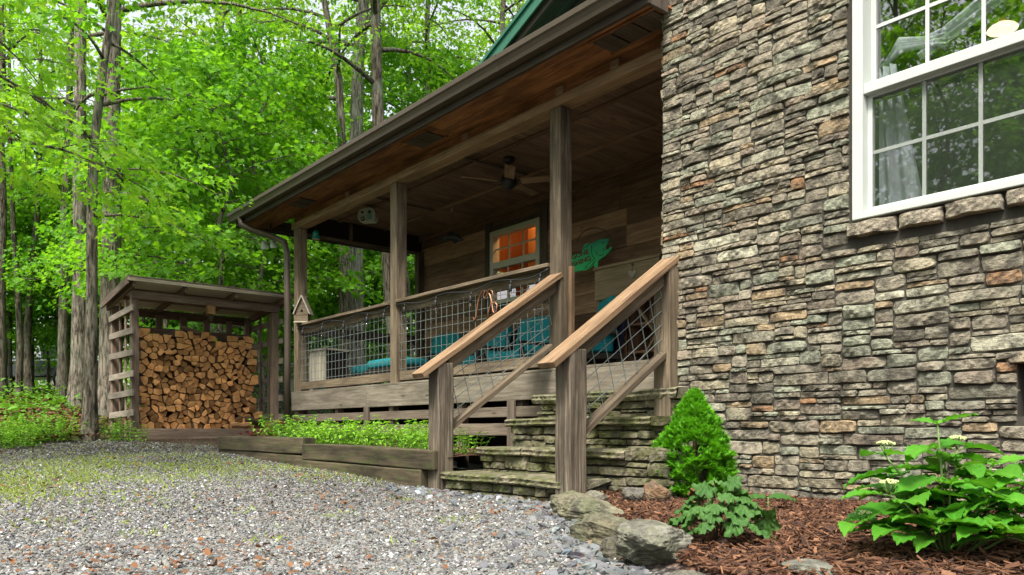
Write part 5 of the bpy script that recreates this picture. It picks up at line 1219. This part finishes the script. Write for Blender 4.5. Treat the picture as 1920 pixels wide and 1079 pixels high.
def hydrangea():
    X, Y = px(1778, 2.64); t = empty('hydrangea', (X, Y, float(ground_z(X, Y)) - .01), 0, 'hydrangea with large green leaves and cream flower heads by the wall', 'shrub'); t.scale = (.95, .95, .90)
    rg = random.Random(52); st = MB(); leafs = []; fl = []
    stems = [(-.05, .50, -.02, 0), (-.20, .38, .05, 1), (-.24, .24, -.06, 1), (.10, .40, .12, 1), (.20, .30, .0, 0), (.30, .24, .1, 0), (.36, .18, -.05, 0), (.08, .26, -.14, 0), (-.06, .28, -.12, 0), (-.14, .15, -.18, 0), (.2, .14, -.2, 0), (-.30, .12, .0, 1), (.02, .36, .06, 0), (.28, .34, .2, 0), (-.16, .28, .12, 0), (.0, .13, -.22, 0), (.14, .22, -.06, 0), (.40, .30, .06, 0), (-.1, .2, .0, 0), (.10, .10, -.3, 0), (.3, .12, -.25, 0), (.45, .2, .0, 0), (-.2, .10, -.12, 0), (.22, .34, .1, 0), (.16, .18, .12, 0)]
    for (sx, h, sy, f) in stems:
        e = RIGHT * sx + Vector((-.768, .640, 0)) * sy * 1.0; tip = Vector((e.x, e.y, h)); b0 = Vector((e.x * .15, e.y * .15, 0)); pts = [b0, b0.lerp(tip, .35) + Vector((0, 0, .05)), b0.lerp(tip, .7) + Vector((0, 0, .04)), tip]
        st.tube(pts, [.006, .005, .004, .003], 6); a0 = rg.uniform(0, 3.14)
        for k, q in enumerate((.45, .72, 1.0)):
            i = min(int(q * 3), 2); c = pts[i].lerp(pts[i + 1], q * 3 - i); az = a0 + k * 1.57 + rg.uniform(-.3, .3)
            for s in (0, math.pi):
                d = Vector((math.cos(az + s), math.sin(az + s), rg.uniform(.0, .45) if q < 1 else rg.uniform(.1, .5))); L = (.15 if q == 1 else .19) * rg.uniform(.75, 1.15) * (.8 if h > .45 else 1)
                c2 = c + d * .02; st.tube([c, c2], .002, 4); leafs.append((c2, d, (rg.uniform(-.3, .3), rg.uniform(-.3, .3), 1), broad_leaf(L, L * .60, 'ovate', rg), rg.random()))
            if q == 1.0 and not f:
                for s in (1.57, -1.57): d = Vector((math.cos(az + s), math.sin(az + s), .8)); leafs.append((c, d, (0, 0, 1), broad_leaf(.05, .026, 'ovate', rg), .95))
        if f: fl.append(tip)
    link('foliage', leaves_from(leafs, 'foliage', M['hyd']), t); st.build('stems', M['stem'], t)
    for tip in fl:
        m = MB(); st2 = MB(); top = tip + Vector((0, 0, .045))
        for k in range(80):
            r = .032 * math.sqrt(rg.random()); a = rg.uniform(0, 6.28); p = top + Vector((r * math.cos(a), r * math.sin(a), .010 - r * r * 9 + rg.uniform(-.003, .003))); s = rg.uniform(.0025, .0042); m.lathe([(s * .5, -s), (s, 0), (s * .5, s)], p, 6)
            if k % 5 == 0: st2.tube([tip, tip.lerp(p, .6) + Vector((0, 0, -.003)), p], .001, 4)
        st2.build('flower_stalk', M['stem'], m.build('flower_head', M['flower'], t))
hydrangea()
def coral():
    X, Y = px(1347, 3.02); t = empty('coral_bell', (X, Y, float(ground_z(X, Y)) - .01), 0, 'dark green lobed leaf plant in the mulch before the conifer', 'plant'); t.scale = (.82, .82, 1.1)
    rg = random.Random(61); st = MB(); G, Rr = [], []
    for i in range(38):
        a = i * 2.4 + rg.uniform(-.3, .3); q = math.sqrt((i + .5) / 38); r = .05 + .17 * q * rg.uniform(.8, 1.1); h = .23 - .17 * q ** 1.6 + rg.uniform(-.015, .02); d = Vector((math.cos(a), math.sin(a), -.12 - .5 * q * rg.uniform(.3, 1))); p = Vector((r * math.cos(a), r * math.sin(a), max(h, .03)))
        st.tube([(0, 0, 0), (p.x * .5, p.y * .5, p.z * .8), p], .002, 4); W = rg.uniform(.075, .118); lf = (p, d, (d.x * .9 + rg.gauss(0, .45), d.y * .9 + rg.gauss(0, .45), .8), broad_leaf(0, W, 'lobed', rg), rg.random())
        (Rr if i % 13 == 4 else G).append(lf)
    link('foliage', leaves_from(G, 'foliage', M['heu']), t); o = link('red_foliage', leaves_from(Rr, 'red_foliage', M['litter']), t); o['label'] = 'rust red older leaves'; st.build('stems', M['twig'], t)
    # the long leaf that reaches along the wall
coral()
X, Y = px(1440, 4.25); t = empty('broad_leaf_sprout', (X, Y, float(ground_z(X, Y))), 0, 'low pale green broad leaf sprawling along the wall foot', 'plant'); rg = random.Random(3)
link('foliage', leaves_from([(Vector((0, 0, .08)), RIGHT * s + Vector((0, 0, .1)), (0, -.4, 1), broad_leaf(.16, .10, 'ovate', rg), .6) for s in (1, -1)], 'foliage', M['heu']), t); MB().tube([(0, 0, -.02), (0, 0, .085)], .003, 5).build('stem', M['stem'], t)

# ------------------------------------------------------------------ things on the porch
def at_floor(a, b, z): return (-a, b, z)
def cushion(cx, cy, cz, lx, ly, lz, rot=None):
    V, F = ico_arr(4); V = np.sign(V) * np.abs(V) ** .32; V = V / np.abs(V).max(); r = np.maximum(np.abs(V[:, 0]), np.abs(V[:, 1])); V = V * np.array((lx / 2, ly / 2, lz / 2)); V[:, 2] *= 1.15 - .35 * r ** 4
    V[:, 2] += .004 * np.sin(V[:, 0] * 40) * np.sin(V[:, 1] * 35)
    return V, F
def cush(parent, nm, c, s, rx=0):
    V, F = cushion(0, 0, 0, *s); o = link(nm, np_mesh(nm, V, F, M['teal'], smooth=True), parent); o.location = c; o.rotation_euler = (rx, 0, 0); return o
def chair(a, b, wd, label, high=.50, rz=0, cover=False):
    t = empty('patio_chair', (-a, b, DZ), rz, label, 'chair', 'patio chairs with teal cushions')
    f = MB(); f.box(-wd / 2, wd / 2, -.30, .33, .24, .30)
    f.build('seat_frame', M['wicker'], t, .006)
    bf = MB(); bf.beam((0, .31, .26), (0, .43, .30 + high), wd - .06, .04, (0, 1, 0)); bf.build('back', M['wicker' if not cover else 'navy'], t, .01)
    for s in (-1, 1):
        am = MB(); am.box(s * (wd / 2 - .0) - .03, s * (wd / 2) + .03, -.30, .30, .50, .535); am.box(s * wd / 2 - .025, s * wd / 2 + .025, -.29, -.25, .30, .499); am.build('arm', M['wicker'], t, .005)
        for y in (-.27, .30): MB().box(s * (wd / 2 - .05) - .022, s * (wd / 2 - .05) + .022, y - .022, y + .022, 0, .239).build('leg', M['wicker'], t, .003)
    cush(t, 'seat_cushion', (0, -.01, .37), (wd - .08, .60, .14)); cush(t, 'back_cushion', (0, .25, .62), (wd - .10, high + .04, .15), R(78))
    return t
chair(9.25, 6.2, .74, 'teal cushioned patio chair, third from the railing post with string lights', .48)
chair(8.15, 6.2, .74, 'teal cushioned patio chair directly below the cream porch window', .50)
chair(7.3, 6.2, .72, 'teal cushioned patio chair nearest the middle porch post', .52)
chair(6.05, 6.05, .62, 'dark covered patio chair with a teal cushion beside the board hutch', .60, -.5, True)
t = empty('footstool', (-9.95, 5.75, DZ), 0, 'low footstool with a round edged teal cushion by the far railing', 'stool')
MB().box(-.36, .36, -.26, .26, .22, .29).build('frame', M['wicker'], t, .006); cush(t, 'cushion', (0, 0, .36), (.74, .54, .15))
for s in (-1, 1):
    for y in (-.22, .22): MB().box(s * .32 - .02, s * .32 + .02, y - .02, y + .02, 0, .22).build('leg', M['wicker'], t)
t = empty('footstool', (-8.9, 5.45, DZ), 0, 'low footstool with a long teal cushion before the patio chairs', 'stool')
MB().box(-.45, .45, -.24, .24, .24, .30).build('frame', M['wicker'], t, .006); cush(t, 'cushion', (0, 0, .36), (.92, .50, .13))
for s in (-1, 1):
    for y in (-.2, .2): MB().box(s * .4 - .02, s * .4 + .02, y - .02, y + .02, 0, .24).build('leg', M['wicker'], t)
# grey bin
t = empty('wooden_bin', (-10.16, 5.08, DZ), R(8), 'grey plank storage bin behind the far porch railing', 'bin'); m = MB()
for k in range(4): m.box(-.20 + k * .1, -.102 + k * .1, -.18, -.165, .03, .60)
m.build('front_boards', M['greybin'], t, .003); MB().box(.186, .20, -.164, .18, .03, .60).build('side_board', M['darkpanel'], t); MB().box(-.21, .22, -.2, .2, .601, .625).build('lid', M['greybin'], t, .004); MB().box(-.20, .18, -.163, .18, .03, .58).build('box', M['darkpanel'], t)
t = MB().lathe([(.06, 0), (.085, .04), (.09, .09), (.075, .115), (.08, .125)], (0, 0, 0), 18).build('glazed_pot', M['tealpaint']); t.location = (-9.98, 4.86, DZ); tag(t, 'small round teal pot under the far railing', 'pot')
# hutch
t = empty('board_hutch', (-5.74, 6.45, DZ), 0, 'open plank hutch with cross braced side against the cabin wall', 'cabinet')
def hb(nm, mat, *bx): m = MB(); [m.box(*b) for b in bx]; return m.build(nm, M[mat], t, .003)
hb('side_post', 'hutch', (-.46, -.41, -.04, .0, 0, 1.28)); hb('side_post', 'hutch', (.42, .47, -.04, 0, 0, 1.28))
hb('front_board', 'hutch', (-.46, .47, -.065, -.042, .95, 1.29)); hb('top', 'hutch', (-.48, .49, -.08, .36, 1.292, 1.325)); hb('back', 'siding', (-.46, .47, .33, .35, 0, 1.28))
hb('shelf', 'siding', (-.405, .415, .0, .33, .32, .345)); hb('shelf', 'siding', (-.405, .415, .0, .33, .62, .645)); hb('divider', 'siding', (-.02, .01, .001, .329, 0, .93)); hb('side_panel', 'siding', (-.455, -.435, .0, .33, .0, .94)); hb('door', 'siding', (-.405, -.03, -.02, -.002, .02, .93))
m = MB(); m.beam((.04, -.012, .92), (.41, -.012, .48), .02, .04, (0, 1, 0)); m.build('brace', M['hutch'], t); m = MB(); m.beam((.41, -.035, .48), (.05, -.035, .03), .02, .04, (0, 1, 0)); m.build('brace', M['hutch'], t)
hp = [(0, -.05), (.018, -.035), (.042, -.005), (.045, .018), (.034, .034), (.015, .034), (0, .018), (-.015, .034), (-.034, .034), (-.045, .018), (-.042, -.005), (-.018, -.035)]
t = empty('heart_ornament', (-5.62, 6.36, 2.17), R(25), 'small pale wooden heart hanging on the hutch front', 'ornament'); MB().prism([(x, y) for x, y in hp], (0, 0, 0), (1, 0, 0), (0, 0, 1), (0, 1, 0), .014).build('heart', M['greybin'], t, .003); MB().tube([(0, .007, .02), (0, .007, .10)], .0025, 4).build('cord', M['twig'], t)
MB().tube([(-.012, .007, .10), (0, .007, .115), (.012, .007, .10), (0, .007, .085)], .004, 5, closed=True, caps=False).build('bow', M['black'], t)
# fish sign
FU = Vector((math.cos(R(24)), math.sin(R(24)), 0)); FV = Vector((0, 0, 1)); FN = Vector((math.sin(R(24)), -math.cos(R(24)), 0)); FC = Vector((-6.40, 6.52, 2.52)); fs = .00092
t = empty('fish_sign', FC, 0, 'green painted wooden fish sign lettered in red by the middle post', 'sign')
fp = [(555, 410), (500, 402), (430, 405), (340, 430), (305, 450), (280, 436), (228, 440), (205, 490), (160, 560), (80, 555), (-20, 600), (-120, 690), (-190, 690), (-250, 640), (-260, 760), (-290, 860), (-200, 840), (-130, 800), (-60, 780), (40, 790), (150, 775), (250, 775), (300, 755), (345, 720), (355, 745), (378, 768), (402, 745), (412, 700), (405, 675), (450, 650), (510, 615), (560, 570), (592, 540), (590, 515), (575, 508), (555, 530), (525, 545), (512, 530), (522, 490), (548, 455)]
def FQ(x, y): return ((x - 300) * fs, (590 - y) * fs)
def gradm():
    s = NT('fish_paint'); tc = s.n('ShaderNodeTexCoord').outputs['Object']; n = s.noise(tc, 9, 4, .6); sp = s.n('ShaderNodeSeparateXYZ'); s.l(tc, sp.inputs[0])
    f = s.math('ADD', s.math('MULTIPLY', sp.outputs[2], 2.2), s.math('MULTIPLY', n.outputs[0], .6)); return s.done(s.ramp(f, [(.1, (.03, .50, .16)), (.45, (.015, .34, .14)), (.7, (.006, .16, .12))]), .5, .4)
M['fish'] = gradm()
MB().prism([FQ(*p) for p in fp], FN * .0, FU, FV, FN, .02).build('fish_body', M['fish'], t, .002)
m = MB()
def line(pp, r=.0028): m.tube([FU * FQ(*p)[0] + FV * FQ(*p)[1] + FN * .021 for p in pp], r, 5)
line([(325, 470), (318, 540), (335, 600), (365, 655)]); line([(375, 545), (395, 590), (440, 612), (485, 600)]); line([(480, 520), (478, 550), (495, 556)]); line([(150, 560), (230, 490), (300, 450)]); line([(232, 752), (270, 700), (345, 655), (350, 690), (300, 745), (232, 752)]); line([(345, 735), (360, 690), (372, 668)])
m.build('painted_lines', M['dark'], t); m = MB(); m.lathe([(.009, 0), (.008, .004)], FU * FQ(472, 450)[0] + FV * FQ(472, 450)[1] + FN * .0195, 12, axis=FN); m.build('eye', M['dark'], t)
M['redpaint'] = plain('red_brown_paint', (.12, .025, .015), .6, .2)
def text(body, size, loc, u, v, nrm, mat, parent, name='lettering', ext=.002, align='LEFT'):
    c = bpy.data.curves.new(name, 'FONT'); c.body = body; c.size = size; c.extrude = ext; c.align_x = align; c.offset = .0018
    o = bpy.data.objects.new(name, c); C.objects.link(o); dg = bpy.context.evaluated_depsgraph_get(); me = bpy.data.meshes.new_from_object(o.evaluated_get(dg)); bpy.data.objects.remove(o)
    me.materials.clear(); me.materials.append(mat); o = link(name, me, parent); mm = Matrix((u, v, nrm)).transposed().to_4x4(); mm.translation = loc; o.matrix_local = mm; return o
rt = Matrix.Rotation(R(14), 3, FN); u_, v_ = rt @ FU, rt @ FV
text('GONE' , .078, FU * FQ(58, 625)[0] + FV * FQ(58, 625)[1] + FN * .022, u_, v_, FN, M['redpaint'], t); text('FISHING' , .078, FU * FQ(18, 728)[0] + FV * FQ(18, 728)[1] + FN * .022, u_, v_, FN, M['redpaint'], t)
hoop = []; 
for k in range(15): a = R(10 + k * 150 / 14); hoop.append(FU * (FQ(330, 0)[0] + .22 * math.cos(a)) + FV * (.12 + .20 * math.sin(a)) - FN * .02)
MB().tube(hoop, .006, 6).build('wire_hanger', M['twig'], t)
# ceiling fan
FANP = Vector((-6.80, 5.62, 3.30)); t = empty('ceiling_fan', FANP, 0, 'dark ceiling fan with weathered wood blades under the porch ceiling', 'fan'); t.scale = (.84,) * 3
MB().lathe([(.05, .12), (.09, .06), (.11, .02), (.11, -.03), (.09, -.07), (.05, -.10), (.03, -.12)], (0, 0, 0), 20).build('motor', M['black'], t); MB().tube([(0, 0, .11), (0, 0, .26)], .014, 8).build('rod', M['black'], t); MB().lathe([(.035, .23), (.075, .27), (.08, .308)], (0, 0, 0), 18).build('mount', M['black'], t)
MB().tube([(.05, -.05, -.09), (.05, -.05, -.30)], .003, 4).build('pull_chain', M['black'], t)
for k in range(5):
    a = R(-38 + 72 * k); d = Vector((math.cos(a), math.sin(a), 0)); s = Vector((-d.y, d.x, 0)); up = (Vector((0, 0, 1)) + s * .22).normalized()
    m = MB(); m.beam(d * .17 + Vector((0, 0, -.015)), d * .66 + Vector((0, 0, -.015)), .14, .008, up); bl_ = m.build('blade', M['fanblade'], t, .003); m = MB(); m.beam(d * .09 + Vector((0, 0, -.005)), d * .22 + Vector((0, 0, -.005)), .04, .01, up); m.build('blade_arm', M['black'], bl_)
# camper shaped birdhouse
CU = Vector((.78, .62, 0)).normalized(); CN = Vector((.62, -.78, 0)).normalized(); CC_ = Vector((-9.43, 5.30, 3.40)); t = empty('camper_birdhouse', CC_, 0, 'cream birdhouse shaped like a round caravan hanging from the porch ceiling', 'birdhouse')
M['campercream'] = plain('camper_cream_paint', (.42, .43, .34), .6, .3, nz=.15, scale=12); M['camperteal'] = plain('camper_teal_paint', (.16, .36, .29), .6, .3)
cp = [(-.125, -.02), (-.12, .04), (-.09, .085), (-.03, .105), (.05, .105), (.10, .085), (.128, .03), (.13, -.03), (.115, -.075), (.09, -.085), (-.08, -.085), (-.105, -.065)]
MB().prism(cp, -CN * .06, CU, FV, CN, .12).build('body', M['campercream'], t, .004)
m = MB(); m.prism([(.02, -.06), (.085, -.06), (.085, .055), (.052, .082), (.02, .055)], CN * .061, CU, FV, CN, .006); m.build('door', M['camperteal'], t, .001)
m = MB(); m.lathe([(.017, 0), (.016, .004)], CU * .052 + FV * .04 + CN * .066, 14, axis=CN); m.lathe([(.0, 0), (.028, 0), (.028, .012), (.02, .012)], CU * -.045 - FV * .048 + CN * .061, 16, axis=CN); m.build('hole_and_tyre', M['dark'], t)
MB().lathe([(.016, 0), (.014, .004)], CU * -.045 - FV * .048 + CN * .073, 14, axis=CN).build('hubcap', M['campercream'], t)
m = MB(); m.prism([(-.07, .03), (-.035, .03), (-.035, .055), (-.07, .055)], CN * .061, CU, FV, CN, .004); m.build('window', M['navy'], t); m = MB(); m.prism([(-.12, -.012), (.018, -.012), (.018, -.004), (-.12, -.004)], CN * .061, CU, FV, CN, .003); m.build('stripe', M['camperteal'], t)
MB().tube([(0, 0, .10), (0, 0, .16)], .003, 4).build('cord', M['twig'], t)
# insulator lamp
M['insul'] = leafmat('teal_insulator_glass', (.02, .38, .36), (.05, .5, .46), .5, .1, .6)
t = empty('insulator_light', (-10.28, 4.95, 3.20), 0, 'teal glass insulator hanging inside the far corner post', 'lamp'); MB().lathe([(.052, 0), (.056, .02), (.045, .05), (.05, .06), (.04, .10), (.02, .125)], (0, 0, 0), 18).build('insulator', M['insul'], t); MB().lathe([(.058, -.012), (.06, -.004)], (0, 0, 0), 18).build('rim', M['campercream'], t); MB().tube([(0, 0, .12), (0, 0, .36)], .003, 5).build('cord', M['black'], t)
# hanging bird ornament
t = empty('hanging_ornament', (-8.45, 6.0, 3.02), R(20), 'dark metal bird shape hanging on a string from the porch ceiling', 'ornament')
MB().tube([(-.17, 0, -.01), (-.08, 0, .02), (0, 0, .045), (.08, 0, .01), (.14, 0, -.03), (.2, 0, -.04)], [.006, .035, .055, .045, .025, .006], 10).build('bird_body', M['black'], t)
for s in (-1, 1): MB().prism([(-.07, 0), (.06, 0), (.02, .15), (-.08, .19)], (0, s * .02, .05), (1, 0, 0), (0, s * .9, -.35), (0, 0, 1), .006).build('wing', M['black'], t)
MB().tube([(0, 0, .08), (0, 0, .53)], .002, 4).build('string', M['rail'], t)
m = MB(); m.tube([(.0, 0, .36), (.015, 0, .42), (-.01, 0, .46), (0, 0, .50)], .006, 6); m.build('swivel_hook', M['chrome'], t)
# copper scroll
t = empty('wire_scroll', (-6.02, 4.735, 1.72), 0, 'curling copper wire scroll tied to the railing mesh', 'ornament'); m = MB()
sc_ = [(-.27, -.10), (-.25, -.13), (-.22, -.10), (-.21, -.02), (-.18, .08), (-.12, .145), (-.05, .14), (0, .09), (.03, .02), (.045, -.07), (.07, -.10), (.10, -.08), (.11, -.02), (.08, .01), (.02, -.0), (-.02, -.06), (-.04, -.16)]
m.tube([(x, 0, z) for x, z in sc_], .008, 7); m.build('scroll', M['copper'], t); m = MB(); m.tube([(-.06, -.012, .14), (-.10, -.012, .10), (-.07, -.012, .07), (-.03, -.012, .1), (0, -.012, .15), (.05, -.012, .12), (.07, -.012, .05)], .005, 6); m.build('scroll', M['copper'], t)
# birdhouse on the rail
t = empty('birdhouse', (-10.22, 4.735, 1.978), R(48), 'weathered grey birdhouse with steep gable standing on the railing end', 'birdhouse')
MB().prism([(-.085, .015), (.085, .015), (.085, .15), (0, .34), (-.085, .15)], (0, -.08, 0), (1, 0, 0), (0, 0, 1), (0, 1, 0), .16).build('box', M['post'], t, .003)
for s in (-1, 1): MB().beam((s * .115, 0, .115), (s * .0, 0, .375), .21, .016, (s * .9, 0, .4)).build('roof_board', M['greybin'], t, .003)
MB().box(-.11, .11, -.10, .10, 0, .0145).build('base', M['greybin'], t, .002); MB().lathe([(.018, 0), (.017, .004)], (0, -.0805, .165), 14, axis=(0, -1, 0)).build('hole', M['dark'], t)
# string lights
t = empty('string_lights', (-7.7, 4.70, 1.93), 0, 'black string of clear bulbs draped along the porch railing', 'string lights'); cb = MB(); bulbs = []
for (a, b) in bays:
    n = 26; pts = []
    for k in range(n): q = k / (n - 1); pts.append(Vector((a + (b - a) * q + 7.7, -.003 + (-.002 if k % 2 else 0), -.012 + .018 * math.sin(q * 19) - .03 * abs(math.sin(q * 9.4)))))
    cb.tube(pts, .0065, 6); bulbs += [pts[k] for k in (2, 8, 14, 20, 24)]
cb.build('cable', M['black'], t)
for p in bulbs:
    m = MB(); m.tube([p, p + Vector((0, -.012, -.05))], .005, 6); m.lathe([(.012, .03), (.017, .02), (.017, -.03), (.014, -.035)], p + Vector((0, -.012, -.075)), 10); so_ = m.build('socket', M['black'], t)
    MB().lathe([(.010, .0), (.020, -.025), (.023, -.045), (.018, -.065), (.004, -.076)], p + Vector((0, -.012, -.11)), 12).build('bulb', M['bulbglass'], so_)
    MB().tube([p + Vector((0, -.012, -.13)), p + Vector((.004, -.012, -.155)), p + Vector((-.004, -.012, -.158)), p + Vector((0, -.012, -.13))], .0016, 4).build('filament', M['copper'], so_)
# flood lamps under the corner soffit: part of the cabin
fl = MB()
for k, (x, y) in enumerate(((-10.95, 4.62), (-11.12, 4.55))): fl.lathe([(.02, .10), (.035, .06), (.06, .0), (.062, -.012), (.0, -.02)], (x, y, 3.17), 16, axis=(.25, -.4, .85))
flp = part(fl, 'flood_lamp', M['white'], .001); part(MB().tube([(-11.03, 4.60, 3.51), (-11.03, 4.60, 3.30), (-10.97, 4.62, 3.27)], .012, 7), 'lamp_bracket', M['black'])

# ------------------------------------------------------------------ far things among the trees
def truck():
    X, Y = px(66, 31); z = float(gz(X, Y)) + .02; t = empty('pickup_truck', (X, Y, z), R(50.2 - 4), 'dark pickup truck parked beyond the trees', 'truck')
    prof = [(-2.7, .45), (2.75, .45), (2.8, .62), (2.78, 1.0), (2.6, 1.08), (1.35, 1.14), (.75, 1.72), (.55, 1.78), (-.75, 1.78), (-.95, 1.70), (-1.05, 1.16), (-2.72, 1.16), (-2.78, .7)]
    b = MB().prism([(-x, y) for x, y in prof], (0, -.92, 0), (1, 0, 0), (0, 0, 1), (0, 1, 0), 1.84).build('body', M['truck'], t, .05)
    for nm, pl in (('window', [(-.68, 1.2), (-1.15, 1.2), (-.72, 1.64), (-.58, 1.68), (.05 - .1, 1.68), (-.05, 1.2)]), ('window', [(.03, 1.2), (.90, 1.2), (.84, 1.66), (.75, 1.69), (.03, 1.69)])): MB().prism(pl, (0, -.925, 0), (1, 0, 0), (0, 0, 1), (0, -1, 0), .006).build(nm, M['glass3'], t)
    MB().box(-2.7, 2.7, -.945, -.921, 1.09, 1.125).build('side_trim', M['chrome'], t); MB().box(-2.84, -2.72, -.9, .9, .48, .66).build('bumper', M['chrome'], t, .02); MB().box(2.78, 2.88, -.9, .9, .48, .66).build('bumper', M['chrome'], t, .02)
    for x in (-1.75, 1.75):
        for y in (-.86, .86):
            w_ = MB().lathe([(.26, -.12), (.37, -.11), (.38, 0), (.37, .11), (.26, .12)], (x, y, .38), 22, axis=(0, 1, 0)).build('wheel', M['tyre'], t); MB().lathe([(.24, -.125), (.22, -.10), (.22, .10), (.24, .125)], (x, y, .38), 18, axis=(0, 1, 0)).build('rim', M['chrome'], w_)
truck()
X, Y = px(186, 29.5); t = empty('traffic_barrel', (X, Y, float(gz(X, Y))), 0, 'orange and white banded barrel between the trunks beside the truck', 'barrel')
MB().lathe([(.28, 0), (.28, .06), (.24, .07), (.22, .95), (.12, 1.0)], (0, 0, .0), 18).build('drum', M['orange'], t); MB().lathe([(.236, .25), (.233, .40)], (0, 0, 0), 18).build('band', M['white'], t); MB().lathe([(.231, .58), (.228, .73)], (0, 0, 0), 18).build('band', M['white'], t)
X, Y = px(425, 30); t = empty('pale_outbuilding', (X, Y, float(gz(X, Y)) - .1), R(50.2), 'pale outbuilding glimpsed through the back of the woodshed', 'building')
MB().box(-2.6, 2.6, 0, 4, 0, 3.4).build('wall', M['paleboard'], t); MB().prism([(-2.9, 3.401), (2.9, 3.401), (0, 4.6)], (0, -.3, 0), (1, 0, 0), (0, 0, 1), (0, 1, 0), 4.6).build('roof', M['slat'], t); MB().box(-1.6, -.6, -.03, -.001, 1.2, 2.2).build('window', M['glass3'], t); MB().box(.8, 1.8, -.03, -.001, .1, 2.1).build('door', M['slat'], t)
A = Vector((*px(470, 15.2), 0)); B = Vector((*px(800, 15.8), 0)); t = empty('chain_link_fence', A, 0, 'dark chain link fence standing in the woods behind the porch', 'fence'); d = (B - A); L = d.length; d.normalize(); zg = [float(gz(*(A + d * (L * k / 4)).xy)) for k in range(5)]
def zat(q): return float(np.interp(q, [0, L / 4, L / 2, 3 * L / 4, L], zg))
for k in range(3): p = d * (L * k / 2); MB().tube([p + Vector((0, 0, zat(L * k / 2) - .2)), p + Vector((0, 0, zat(L * k / 2) + 1.25))], .025, 8).build('post', M['chain'], t)
MB().tube([d * q + Vector((0, 0, zat(q) + 1.2)) for q in np.linspace(0, L, 6)], .02, 8).build('top_rail', M['chain'], t); m = MB(); q = -1.1
while q < L:
    for s in (1, -1):
        q0, q1 = max(q, 0), min(q + 1.15, L)
        if q1 > q0 + .02:
            f0, f1 = (q0 - q), (q1 - q); m.tube([d * q0 + Vector((0, 0, zat(q0) + .03 + (f0 if s > 0 else 1.15 - f0))), d * q1 + Vector((0, 0, zat(q1) + .03 + (f1 if s > 0 else 1.15 - f1)))], .004, 3, .5, caps=False)
    q += .075
m.build('wire_mesh', M['chain'], t)
